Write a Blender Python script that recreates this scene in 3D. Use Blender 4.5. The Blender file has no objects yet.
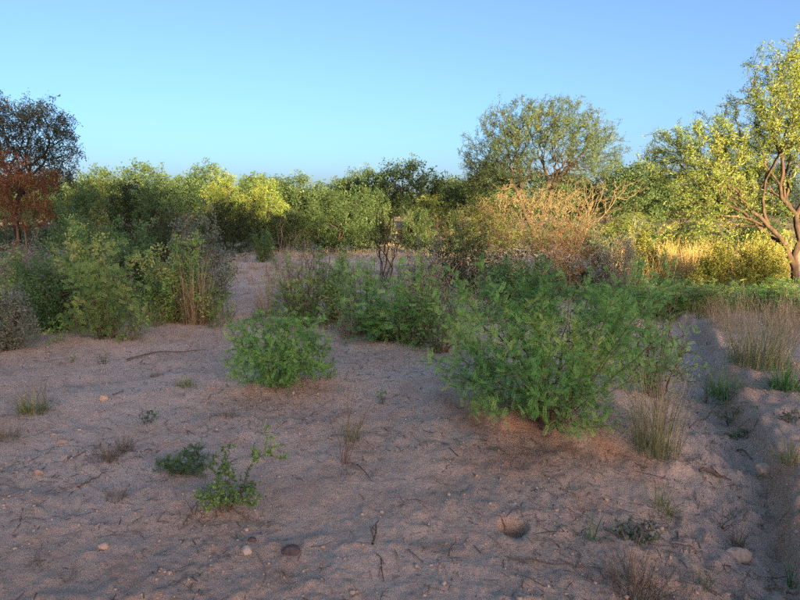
import bpy, bmesh, math, random
import numpy as np
from mathutils import Vector, Matrix

SC = bpy.context.scene
COL = SC.collection
R = math.radians

# ------------------------------------------------------------------ camera
CAM_H, PITCH, FPX = 1.55, R(8.2), 601.0          # FPX: focal length in pixels of the 800 px wide photograph
cd = bpy.data.cameras.new('camera')
cam = bpy.data.objects.new('camera', cd); COL.objects.link(cam)
cam.location = (0, 0, CAM_H)
cam.rotation_euler = (R(90) - PITCH, 0, 0)
cd.sensor_fit = 'HORIZONTAL'; cd.sensor_width = 36.0
cd.lens = 36.0 * FPX / 800.0
cd.clip_start = 0.05; cd.clip_end = 3000
SC.camera = cam

# ------------------------------------------------------------------ sky, sun, exposure
SUN_ELEV, SUN_AZ = R(5.0), R(160)                # azimuth clockwise from +Y: the sun stands low behind the camera, to the right
w = bpy.data.worlds.new('World'); SC.world = w; w.use_nodes = True
nt = w.node_tree; nt.nodes.clear()
sky = nt.nodes.new('ShaderNodeTexSky'); sky.sky_type = 'NISHITA'
sky.sun_disc = False; sky.sun_elevation = SUN_ELEV; sky.sun_rotation = SUN_AZ
sky.altitude = 0; sky.air_density = 0.58; sky.dust_density = 2.9; sky.ozone_density = 4.6
bg = nt.nodes.new('ShaderNodeBackground'); bg.inputs['Strength'].default_value = 0.15
wo = nt.nodes.new('ShaderNodeOutputWorld')
wb = nt.nodes.new('ShaderNodeMix'); wb.data_type = 'RGBA'; wb.blend_type = 'MULTIPLY'; wb.inputs[0].default_value = 1.0
wb.inputs[7].default_value = (1.37, 0.62, 0.38, 1)          # the camera's white balance, the same over the whole sky
nt.links.new(sky.outputs[0], wb.inputs[6]); nt.links.new(wb.outputs[2], bg.inputs['Color']); nt.links.new(bg.outputs[0], wo.inputs['Surface'])
sl = bpy.data.lights.new('sun', 'SUN'); sl.energy = 4.6; sl.angle = R(0.55); sl.color = (1.0, 0.67, 0.33)
sun = bpy.data.objects.new('sun', sl); COL.objects.link(sun)
to_sun = Vector((math.sin(SUN_AZ) * math.cos(SUN_ELEV), math.cos(SUN_AZ) * math.cos(SUN_ELEV), math.sin(SUN_ELEV)))
sun.rotation_euler = to_sun.to_track_quat('Z', 'Y').to_euler()
sun.location = to_sun * 50
SC.view_settings.view_transform = 'Standard'; SC.view_settings.look = 'None'
SC.view_settings.exposure = 3.2; SC.view_settings.gamma = 1.0
SC.render.engine = 'CYCLES'
SC.cycles.sample_clamp_indirect = 4.0; SC.cycles.use_light_tree = False; SC.cycles.max_bounces = 8; SC.cycles.transparent_max_bounces = 8
try: SC.cycles.use_denoising = False
except Exception: pass

# ------------------------------------------------------------------ noise
_T = np.random.default_rng(5).random((256, 256))
def vnoise(x, y, s=0):
    x = np.asarray(x, float) + s * 17.31; y = np.asarray(y, float) + s * 9.77
    xi = np.floor(x).astype(int); yi = np.floor(y).astype(int)
    fx = x - xi; fy = y - yi
    fx = fx * fx * (3 - 2 * fx); fy = fy * fy * (3 - 2 * fy)
    a = _T[xi & 255, yi & 255]; b = _T[(xi + 1) & 255, yi & 255]
    c = _T[xi & 255, (yi + 1) & 255]; d = _T[(xi + 1) & 255, (yi + 1) & 255]
    return (a + (b - a) * fx + (c - a) * fy + (a - b - c + d) * fx * fy) - 0.5
def fbm(x, y, o=4, s=0, g=0.5):
    t = 0; a = 1.0; f = 1.0
    for k in range(o):
        t = t + a * vnoise(x * f, y * f, s + k); a *= g; f *= 2.03
    return t
def sst(a, b, x):
    t = np.clip((x - a) / (b - a), 0, 1); return t * t * (3 - 2 * t)

# ------------------------------------------------------------------ pixel of the photograph -> direction, ground point
_cp, _sp = math.cos(PITCH), math.sin(PITCH)
def ray(px, py):
    u = (px - 400) / FPX; v = (300 - py) / FPX
    return np.array([u, _cp + v * _sp, -_sp + v * _cp])
def at0(px, py, z=0.0):
    d = ray(px, py); t = (z - CAM_H) / d[2]
    return d[0] * t, d[1] * t
def at_depth(px, py, Y):                          # the point on that line of sight in the upright plane at distance Y
    d = ray(px, py); t = Y / d[1]
    return np.array([d[0] * t, Y, CAM_H + d[2] * t])

# ------------------------------------------------------------------ terrain
def polyline_dist(x, y, P):
    best = np.full(np.shape(x), 1e9); sgn = np.zeros(np.shape(x))
    for (ax, ay), (bx, by) in zip(P[:-1], P[1:]):
        dx, dy = bx - ax, by - ay; L = dx * dx + dy * dy
        t = np.clip(((x - ax) * dx + (y - ay) * dy) / L, 0, 1)
        ex = x - (ax + t * dx); ey = y - (ay + t * dy)
        d = np.hypot(ex, ey); s = np.sign(dx * ey - dy * ex)
        m = d < best; best = np.where(m, d, best); sgn = np.where(m, s, sgn)
    return best, sgn
GULLY = [at0(*p) for p in ((860, 720), (795, 600), (772, 540), (757, 485), (742, 440), (716, 390), (700, 345), (690, 322), (640, 300))]
BANK = [at0(*p) for p in ((452, 402), (468, 425), (500, 440), (540, 438), (575, 450), (612, 462), (640, 470))]
HOLE = at0(514, 527)
def mound(x, y, px, py, r, h):
    mx, my = at0(px, py)
    return h * np.exp(-((x - mx) ** 2 + (y - my) ** 2) / (r * r))
def ground_z(x, y):
    x = np.asarray(x, float); y = np.asarray(y, float)
    r = np.hypot(x, y)
    near = 1 - sst(9, 16, r)
    z = 0.10 * fbm(x * 0.22, y * 0.22, 3, 3) + 0.05 * fbm(x * 0.9, y * 0.9, 3, 7)
    z = z + 0.25 * sst(20, 90, r) * fbm(x * 0.05, y * 0.05, 3, 11)
    # trodden, crumbly soil surface
    f1 = fbm(x * 4.2, y * 4.2, 3, 21); f2 = fbm(x * 13, y * 13, 3, 31)
    z = z + near * (0.022 * f1 + 0.011 * f2 + 0.008 * np.clip(f2 - 0.16, 0, 1) * 2 + 0.006 * fbm(x * 34, y * 34, 2, 36))
    gd, gs = polyline_dist(x, y, GULLY)
    z = z + near * np.exp(-(gd / 0.5) ** 2) * (0.05 * f1 + 0.035 * f2)
    # gully on the right with its steep right bank
    wob = 0.06 * fbm(x * 3, y * 3, 3, 41)
    d, s = polyline_dist(x, y, GULLY)
    sd = d * s * -1 + wob                           # >0 on the bank's side
    fade = sst(12.5, 9.0, r)
    left = np.exp(-(np.minimum(sd, 0) / 0.55) ** 2) * (sd <= 0)
    right = (1 - sst(0.05, 0.15 + 0.08 * f1, sd)) * (sd > 0)
    z = z - 0.135 * fade * (left + right)
    z = z + fade * 0.06 * sst(0.08, 0.25, sd) * (1 - sst(0.6, 2.6, sd))
    # earth held up by the roots of the bushes, with a low scarp in front of the large one
    z = z + mound(x, y, 560, 405, 0.85, 0.15) + mound(x, y, 470, 372, 0.55, 0.06) + mound(x, y, 278, 380, 0.55, 0.07)
    z = z + mound(x, y, 222, 505, 0.22, 0.03) + mound(x, y, 655, 440, 0.35, 0.05)
    d2, s2 = polyline_dist(x, y, BANK)
    sd2 = d2 * s2 + 0.05 * fbm(x * 5, y * 5, 3, 51)
    ends = sst(0.05, 0.5, np.hypot(x - BANK[0][0], y - BANK[0][1])) * sst(0.05, 0.6, np.hypot(x - BANK[-1][0], y - BANK[-1][1]))
    z = z + 0.12 * ends * sst(-0.04, 0.06, sd2) * np.exp(-(d2 / 0.42) ** 2)
    # burrow hole
    dh = np.hypot((x - HOLE[0]) / 1.25, (y - HOLE[1])) + 0.03 * fbm(x * 9, y * 9, 2, 61)
    z = z - 0.42 * np.exp(-(dh / 0.046) ** 6) + 0.012 * np.exp(-((dh - 0.12) / 0.06) ** 2)
    return z
def gz(x, y): return float(ground_z(np.array([x]), np.array([y]))[0])
def at(px, py):                                   # where the line of sight through a pixel meets the terrain
    z = 0.0
    for _ in range(8):
        x, y = at0(px, py, z); z = 0.5 * z + 0.5 * gz(x, y)
    x, y = at0(px, py, z)
    return np.array([x, y, gz(x, y)])

# ------------------------------------------------------------------ materials
MATS = {}
def new_mat(name):
    m = bpy.data.materials.new(name); m.use_nodes = True
    n = m.node_tree; n.nodes.clear(); MATS[name] = m
    return m, n.nodes, n.links
def ramp(nodes, cols):
    r = nodes.new('ShaderNodeValToRGB'); e = r.color_ramp.elements
    while len(e) < len(cols): e.new(0.5)
    for k, c in enumerate(cols):
        e[k].position = k / (len(cols) - 1); e[k].color = (*c, 1)
    return r
def leaf_mat(name, cols, trans=0.35, rough=0.55, k=(1.75, 1.45, 1.25)):
    cols = [tuple(v * q for v, q in zip(c, k)) for c in cols]
    m, N, L = new_mat(name)
    a = N.new('ShaderNodeAttribute'); a.attribute_name = 'var'
    r = ramp(N, cols); L.new(a.outputs['Fac'], r.inputs[0])
    p = N.new('ShaderNodeBsdfPrincipled'); p.inputs['Roughness'].default_value = rough
    p.inputs['Specular IOR Level'].default_value = 0.25
    t = N.new('ShaderNodeBsdfTranslucent'); mx = N.new('ShaderNodeMixShader'); mx.inputs[0].default_value = trans
    o = N.new('ShaderNodeOutputMaterial')
    L.new(r.outputs[0], p.inputs['Base Color']); L.new(r.outputs[0], t.inputs['Color'])
    L.new(p.outputs[0], mx.inputs[1]); L.new(t.outputs[0], mx.inputs[2]); L.new(mx.outputs[0], o.inputs[0])
    return m
def bark_mat(name, c1, c2, scale=30, rough=0.9):
    m, N, L = new_mat(name)
    tc = N.new('ShaderNodeTexCoord'); no = N.new('ShaderNodeTexNoise')
    no.inputs['Scale'].default_value = scale; no.inputs['Detail'].default_value = 6
    mp = N.new('ShaderNodeMapping'); mp.inputs['Scale'].default_value = (1, 1, 0.3)
    L.new(tc.outputs['Object'], mp.inputs[0]); L.new(mp.outputs[0], no.inputs['Vector'])
    r = ramp(N, [c1, c2]); r.color_ramp.elements[0].position = 0.3; r.color_ramp.elements[1].position = 0.7
    L.new(no.outputs[0], r.inputs[0])
    p = N.new('ShaderNodeBsdfPrincipled'); p.inputs['Roughness'].default_value = rough
    p.inputs['Specular IOR Level'].default_value = 0.15
    b = N.new('ShaderNodeBump'); b.inputs['Strength'].default_value = 0.6; b.inputs['Distance'].default_value = 0.01
    L.new(no.outputs[0], b.inputs['Height']); L.new(b.outputs[0], p.inputs['Normal'])
    o = N.new('ShaderNodeOutputMaterial'); L.new(r.outputs[0], p.inputs['Base Color']); L.new(p.outputs[0], o.inputs[0])
    return m

leaf_mat('acacia_leaf', [(0.032, 0.085, 0.032), (0.060, 0.155, 0.052), (0.095, 0.215, 0.070), (0.16, 0.24, 0.085)], k=(2.58, 2.58, 1.96))
leaf_mat('bush_leaf', [(0.036, 0.085, 0.030), (0.070, 0.145, 0.048), (0.11, 0.20, 0.068), (0.17, 0.20, 0.08)], k=(2.35, 2.30, 1.86))
leaf_mat('deep_leaf', [(0.030, 0.070, 0.026), (0.050, 0.105, 0.038), (0.075, 0.14, 0.05)], k=(2.0, 2.1, 2.1))
leaf_mat('grey_leaf', [(0.070, 0.105, 0.065), (0.105, 0.145, 0.095), (0.15, 0.18, 0.12)], k=(1.7, 1.7, 1.8))
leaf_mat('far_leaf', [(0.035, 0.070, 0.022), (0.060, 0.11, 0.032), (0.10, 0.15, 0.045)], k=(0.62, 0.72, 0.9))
leaf_mat('gold_leaf', [(0.065, 0.12, 0.028), (0.10, 0.16, 0.036), (0.15, 0.20, 0.05)], k=(1.25, 1.2, 1.15))
leaf_mat('thorn_leaf', [(0.030, 0.058, 0.028), (0.050, 0.085, 0.036), (0.085, 0.115, 0.05)], k=(0.95, 1.05, 1.1))
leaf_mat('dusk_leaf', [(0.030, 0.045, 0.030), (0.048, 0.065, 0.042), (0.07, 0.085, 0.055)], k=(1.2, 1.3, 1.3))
leaf_mat('rust_leaf', [(0.07, 0.045, 0.022), (0.12, 0.072, 0.032), (0.18, 0.105, 0.048)], k=(1.5, 1.4, 1.3))
leaf_mat('sunbright_grass', [(0.26, 0.23, 0.08), (0.40, 0.33, 0.12), (0.54, 0.43, 0.18)], 0.3, 0.7, (1, 1, 1))  # dry grass for the sunny patch, low sun's brightness put into its colour
leaf_mat('sunny_leaf', [(0.10, 0.17, 0.03), (0.17, 0.24, 0.045), (0.26, 0.30, 0.07)], k=(1.1, 1.0, 1.0))  # yellowing leaves, colour raised further to carry the glow of the sun
leaf_mat('straw_leaf', [(0.07, 0.08, 0.03), (0.10, 0.09, 0.045), (0.15, 0.115, 0.065)], 0.25, 0.7, (1.3, 1.3, 1.3))
leaf_mat('dry_grass', [(0.16, 0.14, 0.08), (0.25, 0.22, 0.13), (0.34, 0.305, 0.20)], 0.25, 0.7, (1.65, 1.65, 1.6))
leaf_mat('mixed_grass', [(0.06, 0.13, 0.035), (0.13, 0.19, 0.065), (0.36, 0.29, 0.16)], 0.3, 0.6)
leaf_mat('straw_grass', [(0.085, 0.13, 0.05), (0.20, 0.20, 0.105), (0.34, 0.30, 0.18)], 0.25, 0.7, (1.6, 1.65, 1.6))
leaf_mat('green_grass', [(0.045, 0.12, 0.035), (0.075, 0.18, 0.050), (0.14, 0.24, 0.08)], 0.3, 0.5, (1.5, 1.5, 1.6))
leaf_mat('dead_weed', [(0.09, 0.078, 0.048), (0.15, 0.13, 0.080), (0.24, 0.205, 0.13)], 0.1, 0.85, (1.3, 1.3, 1.3))
leaf_mat('blue_weed', [(0.060, 0.11, 0.075), (0.085, 0.145, 0.10), (0.12, 0.18, 0.12)], 0.2)
leaf_mat('litter', [(0.06, 0.05, 0.035), (0.15, 0.125, 0.085), (0.30, 0.255, 0.18)], 0.0, 0.9, (1.3, 1.3, 1.3))
bark_mat('twig_brown', (0.085, 0.068, 0.046), (0.17, 0.14, 0.095), 60)
bark_mat('bark_dark', (0.018, 0.015, 0.012), (0.045, 0.038, 0.030), 12)
bark_mat('bark_warm', (0.022, 0.018, 0.015), (0.075, 0.056, 0.042), 12)
bark_mat('dead_wood', (0.11, 0.09, 0.055), (0.21, 0.175, 0.105), 25)
bark_mat('grey_wood', (0.20, 0.165, 0.14), (0.36, 0.31, 0.27), 25)
bark_mat('burnt_wood', (0.022, 0.016, 0.013), (0.06, 0.042, 0.032), 25)
bark_mat('tan_stone', (0.27, 0.21, 0.15), (0.40, 0.33, 0.25), 40)
bark_mat('pale_stone', (0.36, 0.33, 0.25), (0.50, 0.47, 0.36), 40)
bark_mat('dark_stone', (0.075, 0.062, 0.055), (0.14, 0.12, 0.11), 40)
bark_mat('clod_soil', (0.36, 0.29, 0.20), (0.55, 0.45, 0.32), 50)

def soil_material():
    m, N, L = new_mat('soil')
    tc = N.new('ShaderNodeTexCoord')
    def noise(s, d=8, rough=0.6, dist=0.0):
        n = N.new('ShaderNodeTexNoise'); n.inputs['Scale'].default_value = s; n.inputs['Detail'].default_value = d
        n.inputs['Roughness'].default_value = rough; n.inputs['Distortion'].default_value = dist
        L.new(tc.outputs['Object'], n.inputs['Vector']); return n
    def mix(a, b, f, mode='MIX'):
        x = N.new('ShaderNodeMix'); x.data_type = 'RGBA'; x.blend_type = mode
        if isinstance(f, float): x.inputs[0].default_value = f
        else: L.new(f, x.inputs[0])
        for i, v in ((6, a), (7, b)):
            if isinstance(v, tuple): x.inputs[i].default_value = (*v, 1)
            else: L.new(v, x.inputs[i])
        return x.outputs[2]
    def mapr(v, a, b, c=0.0, d=1.0):
        x = N.new('ShaderNodeMapRange'); L.new(v, x.inputs[0])
        x.inputs[1].default_value = a; x.inputs[2].default_value = b; x.inputs[3].default_value = c; x.inputs[4].default_value = d
        return x.outputs[0]
    big = noise(0.7, 5); mid = noise(3.5, 8, 0.65, 0.4); fine = noise(24, 10, 0.7); grit = noise(95, 8, 0.85)
    c = mix((0.68, 0.565, 0.40), (0.78, 0.68, 0.50), mapr(big.outputs[0], 0.42, 0.58))
    c = mix(c, (0.53, 0.41, 0.28), mapr(mid.outputs[0], 0.54, 0.74, 0.0, 0.7))
    c = mix(c, (0.82, 0.73, 0.58), mapr(fine.outputs[0], 0.55, 0.75, 0.0, 0.55))
    c = mix(c, (0.26, 0.185, 0.15), mapr(grit.outputs[0], 0.56, 0.66, 0.0, 0.8))
    patch = noise(1.6, 6, 0.6, 1.2)
    c = mix(c, (0.62, 0.46, 0.31), mapr(patch.outputs[0], 0.56, 0.64, 0.0, 0.55))
    c = mix(c, (0.44, 0.35, 0.25), mapr(noise(5.5, 8, 0.75, 0.8).outputs[0], 0.60, 0.72, 0.0, 0.6))
    red = N.new('ShaderNodeAttribute'); red.attribute_name = 'red'
    c = mix(c, mix((0.58, 0.36, 0.20), (0.46, 0.27, 0.15), mid.outputs[0]), red.outputs['Fac'])
    wet = N.new('ShaderNodeAttribute'); wet.attribute_name = 'silt'
    c = mix(c, mix((0.60, 0.54, 0.42), (0.74, 0.67, 0.53), fine.outputs[0]), wet.outputs['Fac'])
    scrub = N.new('ShaderNodeAttribute'); scrub.attribute_name = 'scrub'
    c = mix(c, mix((0.16, 0.14, 0.07), (0.26, 0.215, 0.11), mid.outputs[0]), scrub.outputs['Fac'])
    p = N.new('ShaderNodeBsdfPrincipled'); p.inputs['Roughness'].default_value = 0.95
    p.inputs['Specular IOR Level'].default_value = 0.1
    L.new(c, p.inputs['Base Color'])
    def bump(h, dist, prev=None, s=1.0):
        b = N.new('ShaderNodeBump'); b.inputs['Strength'].default_value = s; b.inputs['Distance'].default_value = dist
        L.new(h, b.inputs['Height'])
        if prev is not None: L.new(prev, b.inputs['Normal'])
        return b.outputs[0]
    vo = N.new('ShaderNodeTexVoronoi'); vo.inputs['Scale'].default_value = 34; L.new(tc.outputs['Object'], vo.inputs['Vector'])
    n1 = bump(fine.outputs[0], 0.032); n2 = bump(grit.outputs[0], 0.012, n1); n3 = bump(vo.outputs['Distance'], 0.005, n2)
    L.new(n3, p.inputs['Normal'])
    o = N.new('ShaderNodeOutputMaterial'); L.new(p.outputs[0], o.inputs[0])
    return m
soil_material()

# ------------------------------------------------------------------ mesh helpers
def mesh_quads(name, V, F, var=None, smooth=False):
    V = np.ascontiguousarray(V, dtype=np.float32); F = np.ascontiguousarray(F, dtype=np.int32)
    me = bpy.data.meshes.new(name)
    me.vertices.add(len(V)); me.vertices.foreach_set('co', V.ravel())
    me.loops.add(F.size); me.loops.foreach_set('vertex_index', F.ravel())
    me.polygons.add(len(F)); me.polygons.foreach_set('loop_start', np.arange(0, F.size, 4, dtype=np.int32))
    me.polygons.foreach_set('loop_total', np.full(len(F), 4, dtype=np.int32))
    if smooth: me.polygons.foreach_set('use_smooth', np.ones(len(F), dtype=bool))
    me.update(calc_edges=True)
    if var is not None:
        a = me.attributes.new('var', 'FLOAT', 'POINT'); a.data.foreach_set('value', np.ascontiguousarray(var, dtype=np.float32))
    return me
def link(name, me, mat=None, parent=None, loc=(0, 0, 0)):
    o = bpy.data.objects.new(name, me); COL.objects.link(o); o.location = loc
    if parent is not None: o.parent = parent
    if mat and me is not None: me.materials.append(MATS[mat])
    return o
def tag(o, label=None, cat=None, group=None, kind=None):
    if label: o['label'] = label
    if cat: o['category'] = cat
    if group: o['group'] = group
    if kind: o['kind'] = kind
    return o
def thing(name, label, cat, loc, group=None):
    o = bpy.data.objects.new(name, None); COL.objects.link(o); o.location = [float(v) for v in loc]
    o.empty_display_size = 0.1
    return tag(o, label, cat, group)
def unit(v): return v / (np.linalg.norm(v, axis=-1, keepdims=True) + 1e-9)

# branching: every target point joins the nearest part of what has grown so far
def grow(targets, seeds, seed_par, bf):
    n0 = len(seeds); n = n0 + len(targets)
    P = np.vstack([seeds, targets]); par = np.full(n, -1); plen = np.zeros(n)
    for i in range(n0):
        par[i] = seed_par[i]
        if par[i] >= 0: plen[i] = plen[par[i]] + np.linalg.norm(P[i] - P[par[i]])
    T = P[n0:]; cost = np.full(len(T), 1e9); bp = np.zeros(len(T), int)
    def upd(j):
        c = np.linalg.norm(T - P[j], axis=1) + bf * plen[j]
        m = c < cost; cost[m] = c[m]; bp[m] = j
    for j in range(n0): upd(j)
    done = np.zeros(len(T), bool); order = list(range(n0))
    for _ in range(len(T)):
        k = int(np.argmin(np.where(done, 1e18, cost)))
        done[k] = True; i = n0 + k; par[i] = bp[k]
        plen[i] = plen[par[i]] + np.linalg.norm(P[i] - P[par[i]])
        order.append(i)
        c = np.linalg.norm(T - P[i], axis=1) + bf * plen[i]
        m = (c < cost) & ~done; cost[m] = c[m]; bp[m] = i
    return P, par, order
def skeleton(P, par, order, tip, power, rng, sub=2, jit=0.08):
    n = len(P); acc = np.zeros(n); kids = [[] for _ in range(n)]
    for i in order:
        if par[i] >= 0: kids[par[i]].append(i)
    rad = np.zeros(n)
    for i in reversed(order):
        rad[i] = (acc[i]) ** (1 / power) if kids[i] else tip
        if par[i] >= 0: acc[par[i]] += rad[i] ** power
    lines = []
    stack = [order[0]] + [i for i in order[1:] if par[i] < 0]
    starts = [[s] for s in stack]
    while starts:
        line = starts.pop(); i = line[-1]
        while kids[i]:
            ks = sorted(kids[i], key=lambda k: -rad[k])
            for k in ks[1:]: starts.append([i, k])
            i = ks[0]; line.append(i)
        if len(line) < 2: continue
        pts = P[line]; r = rad[line].copy()
        if par[line[0]] >= -1 and len(line) > 1: r[0] = min(r[0], r[1] * 1.35)
        r[-1] *= 0.5
        if sub > 1:
            e = np.vstack([2 * pts[0] - pts[1], pts, 2 * pts[-1] - pts[-2]])
            out, ro = [], []
            for k in range(len(pts) - 1):
                p0, p1, p2, p3 = e[k], e[k + 1], e[k + 2], e[k + 3]; seg = np.linalg.norm(p2 - p1)
                for q in range(sub):
                    t = q / sub
                    v = 0.5 * (2 * p1 + (p2 - p0) * t + (2 * p0 - 5 * p1 + 4 * p2 - p3) * t * t + (3 * p1 - p0 - 3 * p2 + p3) * t ** 3)
                    if q: v = v + rng.normal(0, jit * seg, 3)
                    out.append(v); ro.append(r[k] * (1 - t) + r[k + 1] * t)
            out.append(pts[-1]); ro.append(r[-1]); pts = np.array(out); r = np.array(ro)
        lines.append((pts, r))
    return lines
def tubes(lines, sides):
    if not lines: return None
    P = np.vstack([l[0] for l in lines]); rad = np.concatenate([l[1] for l in lines])
    tan = np.vstack([np.gradient(l[0], axis=0) for l in lines]); tan = unit(tan)
    ref = np.vstack([np.repeat((np.eye(3)[int(np.argmin(np.abs(l[0][-1] - l[0][0])))])[None], len(l[0]), 0) for l in lines])
    a = unit(np.cross(tan, ref)); b = np.cross(tan, a)
    ang = np.arange(sides) * 2 * np.pi / sides
    V = (P[:, None] + rad[:, None, None] * (np.cos(ang)[None, :, None] * a[:, None] + np.sin(ang)[None, :, None] * b[:, None])).reshape(-1, 3)
    ln = np.array([len(l[0]) for l in lines]); ends = np.cumsum(ln) - 1
    m = np.ones(len(P), bool); m[ends] = False; i = np.nonzero(m)[0]
    k = np.arange(sides); k2 = (k + 1) % sides
    F = np.stack([i[:, None] * sides + k, i[:, None] * sides + k2, (i[:, None] + 1) * sides + k2, (i[:, None] + 1) * sides + k], -1).reshape(-1, 4)
    return V, F
def wood_mesh(name, lines, thick=0.02):
    thin = [l for l in lines if l[1].max() < thick]; fat = [l for l in lines if l[1].max() >= thick]
    Vs, Fs, o = [], [], 0
    for t in (tubes(thin, 3), tubes(fat, 7)):
        if t is None: continue
        Vs.append(t[0]); Fs.append(t[1] + o); o += len(t[0])
    return mesh_quads(name, np.vstack(Vs), np.vstack(Fs), smooth=True)

# leaf templates: x along the leaf, y across, z up
def tpl_pinnate(pairs=7, L=1.0, wl=0.21, ww=0.075):
    V, F = [], []
    for k in range(pairs):
        x = L * (0.14 + 0.86 * k / (pairs - 1)); s = 1 - 0.35 * abs(k / (pairs - 1) - 0.45)
        for sd in (-1, 1):
            i = len(V)
            z0 = -0.10 * x * x
            V += [(x - 0.25 * ww, sd * 0.015, z0), (x + ww * 0.75, sd * wl * 0.45 * s, z0 + 0.03),
                  (x + 0.16 * wl, sd * wl * s, z0 - 0.02), (x - ww * 0.55, sd * wl * 0.6 * s, z0 + 0.015)]
            F.append((i, i + 1, i + 2, i + 3))
    i = len(V); V += [(0, -0.008, 0), (0, 0.008, 0), (L, 0.006, -0.1), (L, -0.006, -0.1)]; F.append((i, i + 1, i + 2, i + 3))
    return np.array(V, float), np.array(F)
def tpl_cluster(rng, n, spread, size, aspect=0.5):
    V, F = [], []
    for k in range(n):
        p = rng.normal(0, spread, 3); p[0] = rng.uniform(0, 1)
        d = unit(rng.normal(0, 1, 3) + np.array([0.5, 0, 0.2])); q = unit(np.cross(d, rng.normal(0, 1, 3)))
        s = size * rng.uniform(0.6, 1.3); i = len(V)
        V += [p, p + d * s * 0.5 + q * s * aspect * 0.5, p + d * s, p + d * s * 0.5 - q * s * aspect * 0.5]; F.append((i, i + 1, i + 2, i + 3))
    return np.array(V, float), np.array(F)
def tpl_blade():                                   # one broad folded leaf
    V = [(0, 0, 0), (0.45, 0.24, 0.05), (1, 0, -0.05), (0.5, 0, -0.03), (0.45, -0.24, 0.05)]
    return np.array(V, float), np.array([(0, 3, 2, 1), (0, 4, 2, 3)])
_r0 = np.random.default_rng(1)
TPL = {'pinnate': tpl_pinnate(), 'pinnate_small': tpl_pinnate(5, 1.0, 0.30, 0.12), 'blade': tpl_blade(),
       'sprig': tpl_cluster(_r0, 9, 0.22, 0.42), 'puff': tpl_cluster(_r0, 12, 0.30, 0.34, 0.55), 'wisp': tpl_cluster(_r0, 9, 0.16, 0.45, 0.22)}
def place(tpl, pos, axis, up, scale, rng, var=None):
    TV, TF = tpl; N = len(pos); k = len(TV)
    a = unit(axis); s = unit(np.cross(up, a)); n = np.cross(a, s)
    V = pos[:, None] + scale[:, None, None] * (TV[None, :, 0:1] * a[:, None] + TV[None, :, 1:2] * s[:, None] + TV[None, :, 2:3] * n[:, None])
    F = TF[None] + (np.arange(N) * k)[:, None, None]
    if var is None: var = rng.random(N)
    return V.reshape(-1, 3), F.reshape(-1, 4), np.repeat(var, k)
def leaf_sites(lines, rmax, N, rng, along=0.35, jit=0.0):
    A, B = [], []
    for p, r in lines:
        m = (r[1:] < rmax)
        A.append(p[:-1][m]); B.append(p[1:][m])
    A = np.vstack(A); B = np.vstack(B); L = np.linalg.norm(B - A, axis=1)
    i = rng.choice(len(A), N, p=L / L.sum()); t = rng.random((N, 1))
    pos = A[i] + (B[i] - A[i]) * t + rng.normal(0, 1, (N, 3)) * jit
    d = unit(B[i] - A[i]); side = unit(np.cross(d, rng.normal(0, 1, (N, 3))))
    axis = unit(d * along + side * (1 - along) + rng.normal(0, 0.15, (N, 3)))
    return pos, axis
def clump_var(pos, rng, scale):                    # leaf colour varies by clump and by leaf
    v = 0.5 + 0.8 * (fbm(pos[:, 0] / scale + pos[:, 2] / scale * 0.7, pos[:, 1] / scale + pos[:, 2] / scale, 2, int(rng.integers(90)))) + rng.normal(0, 0.17, len(pos))
    return np.clip(v, 0, 1)

def lobe_points(lobes, Y, n, rng, shell=0.55, shoot=0.12):
    """lobes: (px, py, rx, ry, dY) in photograph pixels at distance Y; each a rounded mass as deep as it is wide"""
    out = []; W = np.array([l[2] * l[3] * (l[5] if len(l) > 5 else 1.0) for l in lobes], float); W /= W.sum()
    for l, wt in zip(lobes, W):
        k = max(3, int(n * wt)); yy = Y + (l[4] if len(l) > 4 else 0); c = at_depth(l[0], l[1], yy); m = yy / FPX
        d = unit(rng.normal(0, 1, (k, 3))); r = rng.random((k, 1)) ** (1 / 3) * (1 - shell) + shell * (0.75 + 0.3 * rng.random((k, 1)))
        p = c + d * r * np.array([l[2] * m, (l[2] + l[3]) * 0.5 * m, l[3] * m])
        q = rng.random(k) < shoot                  # stray shoots that break the outline
        p[q] = c + (p[q] - c) * rng.uniform(1.05, 1.4, (q.sum(), 1)) + np.array([0, 0, 0.12 * l[3] * m]) * rng.random((q.sum(), 1))
        out.append(p)
    return np.vstack(out)

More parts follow.
